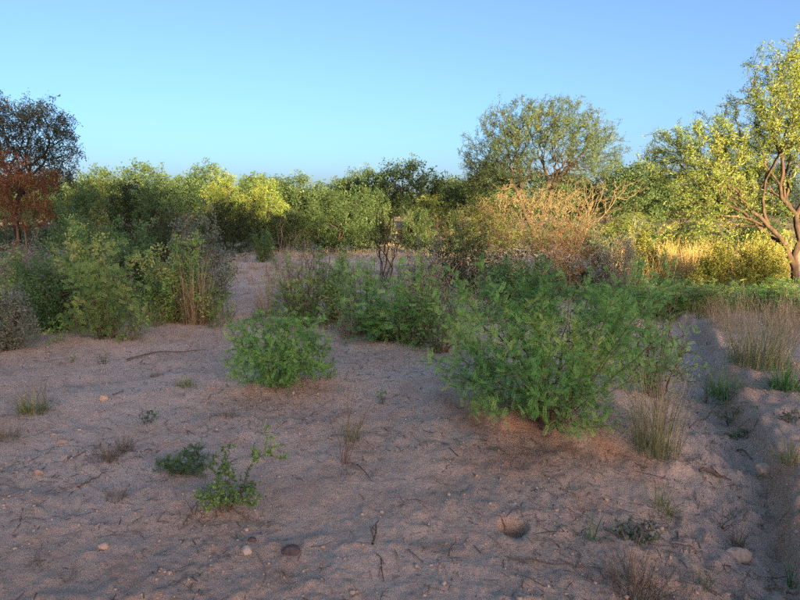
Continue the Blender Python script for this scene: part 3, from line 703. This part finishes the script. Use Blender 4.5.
dead('dead_brush', 'grey leaning bare twigs at the far side of the middle shrubs', 262, 322, 196, 300, 7, n=170, tip=0.0055, wood='grey_wood', k=4, bf=0.8, jit=0.05)
dead('dead_brush', 'small dry grey bush on the soil between middle shrubs and clearing', 330, 372, 300, 338, 8, n=220, wood='grey_wood', tip=0.0018, k=4, stems=9)
dead('dead_brush', 'dark forked twigs among the leaves of the left middle shrub', 286, 336, 250, 318, 9, n=90, wood='burnt_wood', k=3, bf=0.6)
dead('burnt_shrub', 'blackened upright stems of a burnt shrub at the clearing', 374, 400, 188, 290, 10, n=120, wood='burnt_wood', tip=0.009, bf=0.8, cat='burnt shrub', lobes=[(386, 216, 11, 15, 0), (381, 240, 10, 20, 0), (395, 234, 9, 22, 0.1)], stems=7, lean=0.8)
dead('dead_brush', 'fine grey upright twigs standing in the middle of the left thicket', 60, 132, 232, 316, 21, n=420, tip=0.0055, wood='grey_wood', k=5, bf=0.7, stems=12)
dead('dead_brush', 'thin brown twigs above the grey shrub at the right end of the thicket', 150, 232, 206, 300, 22, n=420, tip=0.0055, wood='twig_brown', k=5, bf=0.7, stems=10)
dead('dead_brush', 'thin grey twig tangle at the left edge of the thicket', -20, 60, 222, 322, 23, n=520, tip=0.0055, wood='grey_wood', k=6, bf=0.5, stems=10)
dead('dead_brush', 'brown upright twigs left of the burnt stems', 276, 342, 236, 318, 24, n=380, tip=0.0055, wood='twig_brown', k=5, bf=0.7, stems=12)
dead('dead_brush', 'grey brown twig tangle right of the burnt stems', 390, 456, 240, 326, 25, n=480, tip=0.0055, wood='grey_wood', k=5, bf=0.4, stems=10)
dead('dead_brush', 'pale weathered twigs right of the dead brush among weeds', 590, 652, 222, 300, 26, n=420, tip=0.0055, wood='grey_wood', k=5, bf=0.7, stems=12)
dead('dead_brush', 'thin dry twigs sticking out of the right flank of the acacia bush', 626, 690, 320, 430, 27, n=260, wood='grey_wood', tip=0.002, k=4, bf=0.6, stems=9)
dead('dead_brush', 'dry bare twigs at the foot of the big acacia bush', 488, 548, 440, 466, 11, n=170, wood='twig_brown', tip=0.0011, k=5, stems=8, bf=0.15)
dead('dead_brush', 'dark bare sapling before the small golden tree', 428, 452, 186, 262, 12, n=120, wood='burnt_wood', tip=0.010, k=3, bf=0.6)

# ================================================================== FOREGROUND BUSHES
b = at(548, 428)
plant('acacia_bush', 'large feathery green acacia bush on the mound in the foreground', 'bush', b,
      [(505, 305, 46, 32, 0.3, 1.2), (565, 318, 58, 38, 0.2, 1.2), (485, 345, 42, 38, 0.1), (530, 372, 66, 44, -0.15, 1.2), (600, 345, 44, 40, 0.35), (470, 372, 30, 24, -0.05), (505, 395, 40, 24, -0.3), (575, 405, 40, 24, -0.3), (625, 318, 34, 26, 0.5, 0.8), (650, 345, 30, 28, 0.5, 0.7), (545, 285, 20, 14, 0.3, 0.6), (600, 300, 24, 18, 0.4, 0.7), (462, 330, 18, 22, 0.1, 0.7), (560, 425, 26, 12, -0.35, 0.7), (608, 425, 22, 12, -0.2, 0.7)],
      b[1], 31, n=1900, bf=0.3, tip=0.0012, power=2.15, leaf='pinnate', nleaf=9300, lsize=0.058, mat='acacia_leaf', wood='twig_brown', stems=10,
      leafr=2.6, upb=0.6, along=0.4, shell=0.3, clump=0.3, zmin=0.02, shoot=0.3, extra=dead_twigs(46, 0.9, 1.1, 0.0038))
b = at(280, 386)
plant('leafy_bush', 'round bright green small leaved bush standing alone on the soil', 'bush', b,
      [(262, 342, 34, 28, 0, 1.2), (300, 350, 32, 26, 0.05, 1.2), (280, 365, 44, 22, -0.1), (245, 365, 24, 20, 0), (316, 365, 20, 16, 0.1), (255, 325, 16, 13, 0.05, 0.7), (288, 325, 14, 10, 0.1, 0.7), (240, 345, 14, 14, 0, 0.7), (322, 342, 12, 12, 0, 0.6)],
      b[1], 32, n=900, bf=0.3, tip=0.0012, power=2.1, leaf='pinnate_small', nleaf=6200, lsize=0.037, mat='acacia_leaf', wood='twig_brown', stems=9,
      leafr=2.8, upb=0.45, shell=0.3, clump=0.2, zmin=0.02, shoot=0.2, extra=dead_twigs(26, 0.45, 0.62, 0.003))
b = at(225, 508)
plant('wild_sapling', 'green wild sapling with one long arching shoot on bare soil', 'sapling', b,
      [(222, 470, 14, 24, 0, 1.0), (228, 492, 30, 15, -0.03, 1.4), (205, 500, 16, 12, -0.05), (250, 495, 14, 12, 0), (258, 455, 16, 9, 0.0, 0.7), (270, 440, 6, 16, 0, 0.6), (284, 450, 4, 16, 0, 0.5), (232, 445, 10, 6, 0, 0.5)],
      b[1], 33, n=210, bf=0.35, tip=0.0011, power=2.2, leaf='blade', nleaf=1900, lsize=0.020, mat='bush_leaf', wood='twig_brown', stems=6, leafr=3.2, upb=0.4, shell=0.2, zmin=0.01)
b = at(182, 472)
plant('low_weed', 'low dark green weed left of the arching sapling', 'weed', b,
      [(182, 462, 26, 11, 0, 1.2), (192, 448, 10, 10, 0), (165, 466, 14, 7, 0), (196, 470, 16, 8, 0)],
      b[1], 34, n=170, bf=0.3, tip=0.001, leaf='pinnate_small', nleaf=620, lsize=0.03, mat='deep_leaf', wood='twig_brown', stems=7, upb=0.5, shell=0.2, zmin=0.005)
SEED = [  # little plants
 ('seedling', 'thin leafed seedling left of the small bush', 148, 424, 16, 20, 'deep_leaf', 70),
 ('seedling', 'single upright seedling between the two large bushes', 382, 404, 9, 17, 'acacia_leaf', 60),
 ('seedling', 'grey green seedling with a wilted base near the left grass tuft', 104, 364, 12, 10, 'deep_leaf', 50),
 ('seedling', 'tiny green seedling beside the dark stick near the left thicket', 72, 362, 6, 8, 'acacia_leaf', 26),
 ('creeping_weed', 'blue green creeping weed flat on soil right of the burrow', 636, 538, 34, 20, 'blue_weed', 330),
 ('creeping_weed', 'grey green creeping weed in the gully below the grass tufts', 732, 420, 28, 18, 'blue_weed', 260),
 ('creeping_weed', 'darker creeping weed in the gully, lower of the two', 738, 438, 22, 11, 'deep_leaf', 160),
 ('creeping_weed', 'small creeping weed on the right bank of the gully', 790, 420, 18, 14, 'blue_weed', 120),
 ('seedling', 'small green sprout under the right side of the lone bush', 330, 378, 14, 14, 'acacia_leaf', 70),
]
for k, (nm, lb, px, py, wp, hp, mt, nl) in enumerate(SEED):
    b = at(px, py); flat = nm == 'creeping_weed'
    plant(nm, lb, 'weed' if flat else 'seedling', b, [(px, py - hp * (0.35 if flat else 0.55), wp * 0.9 if flat else wp * 0.55, hp * 0.5, 0), (px - wp * 0.3, py - hp * 0.35, wp * 0.4, hp * 0.3, 0), (px + wp * 0.3, py - hp * 0.5, wp * 0.4, hp * 0.35, 0)],
          b[1], 900 + k, n=60 if not flat else 110, tip=0.0011, leaf='blade', nleaf=nl, lsize=0.026, mat=mt, stems=4 if not flat else 8, upb=0.6, leafr=3.5, zmin=0.004, shell=0.2)

# ================================================================== GRASS TUFTS
TUFTS = [ # name, label, px, py, h, w, n, mat, spread, width, droop
 ('grass_clump', 'tall straw coloured grass clump at the right foot of the acacia bush', 656, 452, 72, 66, 240, 'straw_grass', 0.30, 0.0045, 0.5),
 ('grass_clump', 'big grass clump with green base and dry tops right of the gully', 758, 364, 60, 80, 520, 'straw_grass', 0.42, 0.005, 0.7),
 ('grass_tuft', 'bright green grass tuft in the gully', 726, 396, 26, 54, 260, 'green_grass', 0.8, 0.007, 0.8),
 ('grass_tuft', 'green grass tuft at the right edge beside the gully', 786, 388, 28, 44, 240, 'green_grass', 0.7, 0.007, 0.7),
 ('grass_tuft', 'thin green grass tuft at right edge half way down the bank', 790, 462, 24, 26, 60, 'mixed_grass', 0.5, 0.005, 0.6),
 ('grass_tuft', 'small spiky green tuft between burrow and creeping weed', 592, 540, 22, 14, 14, 'green_grass', 0.5, 0.007, 0.5),
 ('grass_tuft', 'bright green sprout in the lower right corner', 792, 586, 28, 10, 10, 'green_grass', 0.25, 0.008, 0.3),
 ('grass_tuft', 'grey green grass tuft on the bare soil at far left', 34, 412, 26, 40, 240, 'mixed_grass', 0.6, 0.0035, 0.6),
 ('grass_tuft', 'brown dry tuft left of the low weed, longest of the dry tufts', 108, 460, 18, 30, 150, 'dead_weed', 0.8, 0.003, 0.6),
 ('grass_tuft', 'brown dry tuft close behind the longest dry tuft', 126, 450, 20, 24, 120, 'dead_weed', 0.7, 0.003, 0.6),
 ('grass_tuft', 'lone brown dry tuft below the low weed at left', 116, 499, 16, 26, 110, 'dead_weed', 0.8, 0.0025, 0.6),
 ('grass_tuft', 'brown dry tuft at the left edge below the grey green tuft', 8, 440, 18, 26, 120, 'dead_weed', 0.7, 0.003, 0.6),
 ('grass_tuft', 'dark dry tuft low at the left, above the bottom edge', 40, 562, 12, 30, 110, 'dead_weed', 1.0, 0.002, 0.7),
 ('grass_tuft', 'small dark dry tuft near the bottom edge at left', 68, 578, 12, 22, 80, 'dead_weed', 1.0, 0.002, 0.7),
 ('grass_tuft', 'short tuft with green blades left of the lone bush', 186, 386, 13, 28, 140, 'mixed_grass', 0.8, 0.0035, 0.6),
 ('grass_tuft', 'dry brown tuft far left of the lone bush near a dark clod', 156, 376, 8, 20, 90, 'dead_weed', 0.9, 0.003, 0.6),
 ('grass_tuft', 'dry brown tuft midway between lone bush and left seedling', 228, 416, 10, 24, 90, 'dead_weed', 0.9, 0.003, 0.6),
 ('grass_tuft', 'grass tuft on the slope between tall clump and gully', 662, 512, 26, 32, 90, 'mixed_grass', 0.6, 0.004, 0.6),
 ('grass_tuft', 'sprawling dry tuft at the bottom edge right of centre', 634, 592, 42, 64, 260, 'dead_weed', 0.7, 0.0028, 0.6),
 ('grass_tuft', 'grey green wisp of grass beside the sprawling dry tuft', 702, 586, 24, 24, 50, 'blue_weed', 0.6, 0.003, 0.6),
 ('grass_tuft', 'dry brown tuft with thin stalks in the bottom right of the gully', 736, 545, 26, 22, 60, 'dead_weed', 0.5, 0.003, 0.5),
 ('grass_tuft', 'dry tuft at the foot of the dead stalks in the middle', 352, 440, 22, 22, 90, 'mixed_grass', 0.6, 0.003, 0.6),
 ('grass_clump', 'pale dry grass clump at the right end of the left thicket', 196, 324, 60, 40, 240, 'dry_grass', 0.25, 0.006, 0.4),
 ('grass_clump', 'grey straw clump beside the path left of the middle shrubs', 266, 316, 40, 34, 160, 'dry_grass', 0.35, 0.006, 0.5),
 ('grass_clump', 'dry straw clump below the burnt stems', 352, 336, 30, 36, 160, 'dry_grass', 0.45, 0.005, 0.5),
 ('grass_tuft', 'grey dry tuft at left edge against the grey shrub', 14, 348, 22, 36, 220, 'dry_grass', 0.5, 0.004, 0.5),
 ('grass_tuft', 'pale dry tuft in front of the left thicket', 128, 340, 20, 30, 150, 'dry_grass', 0.6, 0.004, 0.5),
]
for k, (nm, lb, px, py, h, wd, n, mt, sp, bw, dr) in enumerate(TUFTS):
    tuft(nm, lb, 'grass', px, py, h, wd, n, mt, 1000 + k, sp, bw, dr)
# dead stalks
def stalks(label, px, py, hpx, n, seed, spread=0.25, wood='dead_wood'):
    rng = np.random.default_rng(seed); b = at(px, py); m = math.hypot(b[1], CAM_H) / FPX; lines = []
    for i in range(n):
        a = rng.uniform(0, 6.28); t = abs(rng.normal(0, spread)); L = hpx * m * rng.uniform(0.45, 1.05); p0 = np.array([rng.normal(0, 0.012), rng.normal(0, 0.012), -0.01])
        d = np.array([math.sin(t) * math.cos(a), math.sin(t) * math.sin(a), math.cos(t)])
        q = np.stack([p0 + d * L * s + np.array([math.cos(a), math.sin(a), -0.3]) * 0.10 * L * s * s + rng.normal(0, 0.008, 3) * (s > 0) for s in np.linspace(0, 1, 6)])
        lines.append((q, np.linspace(0.0028, 0.0009, 6)))
        for _ in range(2):
            i0 = rng.integers(2, 5); e = q[i0] + (d + rng.normal(0, 0.5, 3)) * L * 0.2; lines.append((np.stack([q[i0], (q[i0] + e) / 2 + rng.normal(0, 0.004, 3), e]), np.array([0.0012, 0.001, 0.0006])))
    o = link('dead_stalk', wood_mesh('dead_stalk', lines), wood, None, [float(v) for v in b]); tag(o, label, 'dead plant')
stalks('pale dead plant stalks rising from the soil in the middle', 344, 464, 88, 9, 1100, 0.28)
stalks('thin pale stalks in the gully at lower right', 722, 530, 50, 5, 1101, 0.4)
stalks('dry stalks leaning over the upper gully', 706, 402, 62, 7, 1102, 0.7)
stalks('tall thin dry stalks above the left grey green tuft', 42, 412, 54, 4, 1103, 0.2)

# dry grass stands: nobody could count the blades
def grass_field(name, label, spots, mat, seed, h, width=0.006, spread=0.3, nb=26):
    rng = np.random.default_rng(seed); Vs, Fs, vs, o = [], [], [], 0
    for (x0, x1, y0, y1, cnt) in spots:
        for i in range(cnt):
            p = at0(rng.uniform(x0, x1), rng.uniform(y0, y1)); z = gz(*p)
            V, F, v = blades(rng, nb, h * rng.uniform(0.5, 1.2), 0.09, spread, width, 0.4, 3)
            Vs.append(V + np.array([p[0], p[1], z])); Fs.append(F + o); vs.append(v); o += len(V)
    tag(link(name, mesh_quads(name, np.vstack(Vs), np.vstack(Fs), np.concatenate(vs)), mat), label, 'grass', None, 'stuff')
grass_field('dry_grass', 'pale dry grass stand on the right behind the gully', [(712, 812, 306, 332, 90), (770, 830, 316, 348, 50)], 'dry_grass', 1201, 0.42, 0.004, 0.4, 16)
grass_field('sunlit_grass', 'golden dry grass in the low sun under the spreading tree', [(610, 712, 248, 284, 260), (700, 790, 256, 284, 120)], 'sunbright_grass', 1202, 0.68, 0.009, 0.3)
grass_field('clearing_grass', 'short dry grass over the far clearing', [(245, 455, 230, 258, 500), (225, 300, 250, 290, 50), (330, 460, 258, 285, 120)], 'dry_grass', 1203, 0.24, 0.012, 0.6, 15)
grass_field('path_grass', 'thin dry grass along the sandy path', [(226, 282, 244, 300, 70), (20, 230, 300, 338, 40)], 'dry_grass', 1208, 0.22, 0.006, 0.6, 12)
grass_field('thicket_grass', 'low mixed grass at the feet of the left thicket', [(-10, 230, 258, 330, 110), (270, 440, 290, 335, 40)], 'mixed_grass', 1204, 0.28, 0.006, 0.5)
grass_field('shade_grass', 'low green grass under the shaded shrubs on the right', [(600, 720, 296, 318, 60), (700, 820, 290, 308, 50)], 'mixed_grass', 1205, 0.30, 0.006, 0.5)

def undergrowth(name, label, spots, mat, seed, h, leaf='sprig', lsize=0.07, per=9):
    rng = np.random.default_rng(seed); P, A, S = [], [], []
    for (x0, x1, y0, y1, cnt) in spots:
        for i in range(cnt):
            p = at0(rng.uniform(x0, x1), rng.uniform(y0, y1)); z = gz(*p); hh = h * rng.uniform(0.3, 1.2); lean = rng.normal(0, 0.45, 2)
            t = rng.random(per) ** 0.7
            P.append(np.stack([p[0] + lean[0] * hh * t + rng.normal(0, 0.03, per), p[1] + lean[1] * hh * t + rng.normal(0, 0.03, per), z + hh * t], 1))
            A.append(rng.normal(0, 1, (per, 3)) * [1, 1, 0.5] + [lean[0], lean[1], 0.5])
    P = np.vstack(P); up = unit(rng.normal(0, 0.5, (len(P), 3)) + [0, 0, 0.6])
    V, F, var = place(TPL[leaf], P, np.vstack(A), up, lsize * rng.uniform(0.6, 1.3, len(P)), rng, clump_var(P, rng, 0.5))
    tag(link(name, mesh_quads(name, V, F, var), mat), label, 'ground cover', None, 'stuff')
undergrowth('green_undergrowth', 'low tangled green weeds filling the left thicket', [(-10, 232, 262, 326, 420), (0, 130, 300, 342, 120)], 'bush_leaf', 1401, 0.30, 'sprig', 0.08, 6)
undergrowth('middle_undergrowth', 'low green weeds between the middle shrubs', [(268, 448, 290, 334, 170), (420, 470, 300, 352, 40)], 'acacia_leaf', 1402, 0.28, 'pinnate_small', 0.075)
undergrowth('shaded_undergrowth', 'low green weeds in the shade in front of the sunlit grass', [(600, 815, 286, 312, 420)], 'acacia_leaf', 1403, 0.22, 'pinnate_small', 0.09, 6)
undergrowth('far_undergrowth', 'low scrub at the feet of the background tree line', [(-10, 420, 230, 250, 330), (430, 790, 234, 262, 260), (-20, 60, 236, 262, 80), (480, 640, 226, 240, 110)], 'far_leaf', 1404, 0.8, 'puff', 0.32, 4)
undergrowth('clearing_weeds', 'sparse low weeds on the far clearing', [(270, 465, 246, 290, 480), (236, 285, 240, 262, 80)], 'grey_leaf', 1405, 0.34, 'wisp', 0.12, 5)
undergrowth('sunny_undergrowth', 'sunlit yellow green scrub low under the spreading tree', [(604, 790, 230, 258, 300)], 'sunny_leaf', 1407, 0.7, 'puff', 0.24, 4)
undergrowth('brush_weeds', 'olive weeds growing through the foot of the dead brush', [(430, 620, 270, 300, 260)], 'far_leaf', 1406, 0.5, 'sprig', 0.09)
# ================================================================== STONES, CLODS, STICKS
def stone(label, px, py, wpx, hpx, mat, seed, name='stone', cat='stone', sink=0.38, rz=0):
    rng = np.random.default_rng(seed); b = at(px, py); m = math.hypot(b[1], CAM_H) / FPX
    bm = bmesh.new(); bmesh.ops.create_icosphere(bm, subdivisions=2, radius=1)
    o = rng.random(3) * 40; wpx *= 0.85; hpx *= 0.85
    for v in bm.verts:
        c = np.array(v.co); f = 1 + 0.55 * float(fbm(np.array([c[0] * 1.3 + c[2] * 0.9 + o[0]]), np.array([c[1] * 1.3 + c[2] * 0.6 + o[1]]), 3, 1)[0])
        v.co = Vector((c[0] * f * wpx * m * 0.5, c[1] * f * wpx * m * 0.42, c[2] * f * hpx * m * 0.5))
    me = bpy.data.meshes.new(name); bm.to_mesh(me); bm.free()
    ob = link(name, me, mat, None, (float(b[0]), float(b[1]), float(b[2] + hpx * m * (0.5 - sink)))); ob.rotation_euler = (0, 0.1, rz)
    tag(ob, label, cat)
stone('pale rounded stone on soil below the arching sapling', 246, 552, 13, 12, 'pale_stone', 1)
stone('dark wedge shaped stone right of the pale rounded stone', 291, 551, 20, 10, 'dark_stone', 2, rz=0.2)
stone('tan flat stone at the far left above the bare slope', 62, 442, 13, 7, 'tan_stone', 3)
stone('small tan stone just above the tan flat stone at left', 54, 435, 9, 5, 'tan_stone', 4)
stone('round tan stone at left midway to the bottom', 38, 473, 11, 8, 'tan_stone', 5)
stone('brown stone half sunk in soil near the bottom left', 104, 547, 12, 8, 'clod_soil', 6)
stone('dark red brown clod left of the lone bush', 104, 399, 11, 7, 'clod_soil', 7, 'clod', 'clod')
stone('small brown clod on the soil left of the dry stalks', 252, 540, 10, 5, 'dark_stone', 8, 'clod', 'clod')
stone('yellowish chip of stone beneath the lone bush', 214, 388, 8, 4, 'tan_stone', 9)
stone('rounded soil lump on the right bank of the gully', 765, 470, 26, 14, 'clod_soil', 10, 'clod', 'clod', 0.45)
stone('rounded soil lump beside the gully bed lower right', 738, 556, 30, 16, 'clod_soil', 11, 'clod', 'clod', 0.45)
def stick(label, pts, r, seed, wood='grey_wood', lift=0.006, forks=1):
    rng = np.random.default_rng(seed); W = np.array([at(*p) for p in pts]); b = W[0].copy()
    q = np.vstack([np.linspace(W[i], W[i + 1], 5)[:-1] for i in range(len(W) - 1)] + [W[-1:]])
    q[:, :2] += rng.normal(0, 0.006, (len(q), 2)); q[:, 2] = ground_z(q[:, 0], q[:, 1]) + lift + r
    q[1:-1, 2] += np.abs(rng.normal(0, 0.004, len(q) - 2))
    lines = [(q - b, np.linspace(r, r * 0.45, len(q)))]
    for _ in range(forks):
        i = rng.integers(1, len(q) - 1); e = q[i] + rng.normal(0, 0.07, 3); e[2] = gz(e[0], e[1]) + 0.02
        lines.append((np.stack([q[i], (q[i] + e) / 2 + [0, 0, 0.006], e]) - b, np.array([r * 0.5, r * 0.4, r * 0.25])))
    o = link('fallen_stick', wood_mesh('fallen_stick', lines, 0.003), wood, None, [float(v) for v in b]); tag(o, label, 'stick')
stick('dark fallen stick standing out on soil at bottom centre', [(372, 548), (378, 524)], 0.006, 1, 'twig_brown', 0.01, 3)
stick('long thin stick lying near the bottom edge right of centre', [(508, 559), (552, 566), (604, 570)], 0.0035, 2, 'twig_brown')
stick('pale curved twig at the foot of the arching sapling', [(212, 494), (232, 512), (262, 526), (284, 527)], 0.0035, 3, 'dead_wood')
stick('short pale twig leaning at the sapling base', [(188, 522), (200, 504)], 0.0045, 4, 'dead_wood', 0.015)
stick('dark crooked stick above the lone dry tuft at left', [(80, 488), (96, 480), (108, 472)], 0.0045, 5, 'twig_brown')
stick('fallen branch lying across the soil before the left thicket', [(126, 362), (160, 354), (205, 352)], 0.010, 6, 'twig_brown', 0.015, 3)
stick('thin dark stick left of the lone bush', [(112, 396), (124, 393)], 0.006, 7, 'twig_brown')
stick('thin bent stick behind the dead stalks', [(332, 424), (340, 414), (352, 410)], 0.005, 8, 'grey_wood')
stick('short stick right of the dead stalks', [(358, 466), (372, 482)], 0.004, 9, 'twig_brown')
stick('curved branch lying in the gully bed below the weeds', [(700, 472), (718, 480), (730, 482)], 0.010, 10, 'twig_brown', 0.01, 2)
stick('pale stick across the gully bed', [(738, 452), (750, 460)], 0.008, 11, 'dead_wood')
stick('twig lying on the slope below the acacia bush at right', [(672, 545), (690, 548), (708, 556)], 0.005, 12, 'grey_wood', 0.008, 2)
stick('thin twig on bare soil right of bottom centre', [(446, 556), (456, 538)], 0.003, 13, 'twig_brown')
stick('thin twig pointing up the slope near the burrow', [(474, 512), (488, 496)], 0.003, 14, 'grey_wood')
stick('short brown stick at bottom right in the gully', [(768, 590), (786, 594)], 0.007, 15, 'dead_wood')
stick('bleached long branch leaning across the upper gully', [(690, 432), (716, 408), (752, 392)], 0.005, 16, 'dead_wood', 0.03, 2)

def scatter(n, seed, lo=1.6, hi=13.0):
    rng = np.random.default_rng(seed); r = lo * (hi / lo) ** (rng.random(n) ** 0.9); a = np.radians(rng.uniform(-40, 40, n))
    x, y = r * np.sin(a), r * np.cos(a)
    keep = fbm(x * 0.9, y * 0.9, 3, 91) + 0.5 * fbm(x * 3, y * 3, 2, 93) > rng.normal(-0.02, 0.28, n)
    return rng, x[keep], y[keep]
def debris(n, seed):
    rng, x, y = scatter(n, seed, 1.7, 10.0); Vs, Fs, vs, o = [], [], [], 0
    ex = []
    for (px, py, sd, c) in ((280, 394, 0.28, 90), (500, 440, 0.22, 60), (560, 440, 0.3, 90), (345, 466, 0.12, 40), (518, 462, 0.16, 50), (222, 512, 0.16, 60), (180, 474, 0.14, 40), (655, 458, 0.2, 60), (712, 430, 0.25, 60), (738, 490, 0.22, 60), (700, 560, 0.25, 70), (112, 458, 0.1, 30), (635, 590, 0.15, 50), (30, 415, 0.15, 30), (60, 342, 0.5, 60), (180, 340, 0.5, 60), (380, 345, 0.5, 70)):
        q = at0(px, py); ex.append(rng.normal(0, sd, (c, 2)) + q)
    ex = np.vstack(ex); x = np.concatenate([x, ex[:, 0]]); y = np.concatenate([y, ex[:, 1]]); z = ground_z(x, y)
    for i in range(len(x)):
        V, F, v = blades(rng, int(rng.integers(6, 22)), rng.uniform(0.015, 0.05), rng.uniform(0.01, 0.05), 1.1, 0.0022, 0.6, 2, 0.5)
        Vs.append(V + [x[i], y[i], z[i] + 0.008]); Fs.append(F + o); vs.append(v * 0.7); o += len(V)
    tag(link('dry_debris', mesh_quads('dry_debris', np.vstack(Vs), np.vstack(Fs), np.concatenate(vs)), 'litter'), 'small withered tufts and plant scraps dotted over the bare soil', 'debris', None, 'stuff')
debris(450, 1310)
# crumbs of soil and scraps of dead plants over the bare ground
rng, x, y = scatter(10000, 1301)
N = len(x); z = ground_z(x, y); s = np.minimum(0.0024 * np.exp(rng.normal(0, 0.55, N)), 0.008) * (1 + 0.08 * np.hypot(x, y))
box = np.array([(sx, sy, sz) for sz in (-1, 1) for sx, sy in ((-1, -1), (1, -1), (1, 1), (-1, 1))], float) * [1, 0.8, 0.6]
bf_ = np.array([(4, 5, 6, 7), (0, 1, 5, 4), (1, 2, 6, 5), (2, 3, 7, 6), (3, 0, 4, 7)])
jv = 1 + rng.normal(0, 0.22, (N, 8, 3)); ax = unit(rng.normal(0, 1, (N, 3)) * [1, 1, 0.4]); up = unit(rng.normal(0, 0.35, (N, 3)) + [0, 0, 1]); sdv = unit(np.cross(up, ax)); nn = np.cross(ax, sdv)
B = box[None] * jv * s[:, None, None]
V = np.stack([x, y, z + s * 0.3], 1)[:, None] + B[..., 0:1] * ax[:, None] + B[..., 1:2] * sdv[:, None] + B[..., 2:3] * nn[:, None]
F = bf_[None] + (np.arange(N) * 8)[:, None, None]
tag(link('soil_crumbs', mesh_quads('soil_crumbs', V.reshape(-1, 3), F.reshape(-1, 4)), 'clod_soil'), 'loose crumbs of soil strewn over the bare ground', 'soil', None, 'stuff')
rng, x, y = scatter(20000, 1302)
N = len(x); L = 0.016 * np.exp(rng.normal(0, 0.6, N)) * (1 + 0.06 * np.hypot(x, y)); a = rng.uniform(0, 6.28, N); dx, dy = np.cos(a), np.sin(a); hw = 0.0011 * (1 + 0.15 * np.hypot(x, y)) * rng.uniform(0.6, 1.8, N)
def P3(t, off, dz):
    X = x + dx * L * t - dy * off; Y = y + dy * L * t + dx * off
    return np.stack([X, Y, ground_z(X, Y) + dz], 1)
bend = rng.normal(0, 0.12, N) * L
V = np.stack([P3(-1, -hw, 0.003), P3(-1, hw, 0.003), P3(0, bend - hw, 0.006), P3(0, bend + hw, 0.006), P3(1, -hw * 0.6, 0.003), P3(1, hw * 0.6, 0.003)], 1)
F = np.array([(0, 2, 3, 1), (2, 4, 5, 3)])[None] + (np.arange(N) * 6)[:, None, None]
tag(link('twig_litter', mesh_quads('twig_litter', V.reshape(-1, 3), F.reshape(-1, 4), np.repeat(rng.random(N), 6)), 'litter'), 'scraps of dry twigs and leaf litter strewn over the soil', 'litter', None, 'stuff')
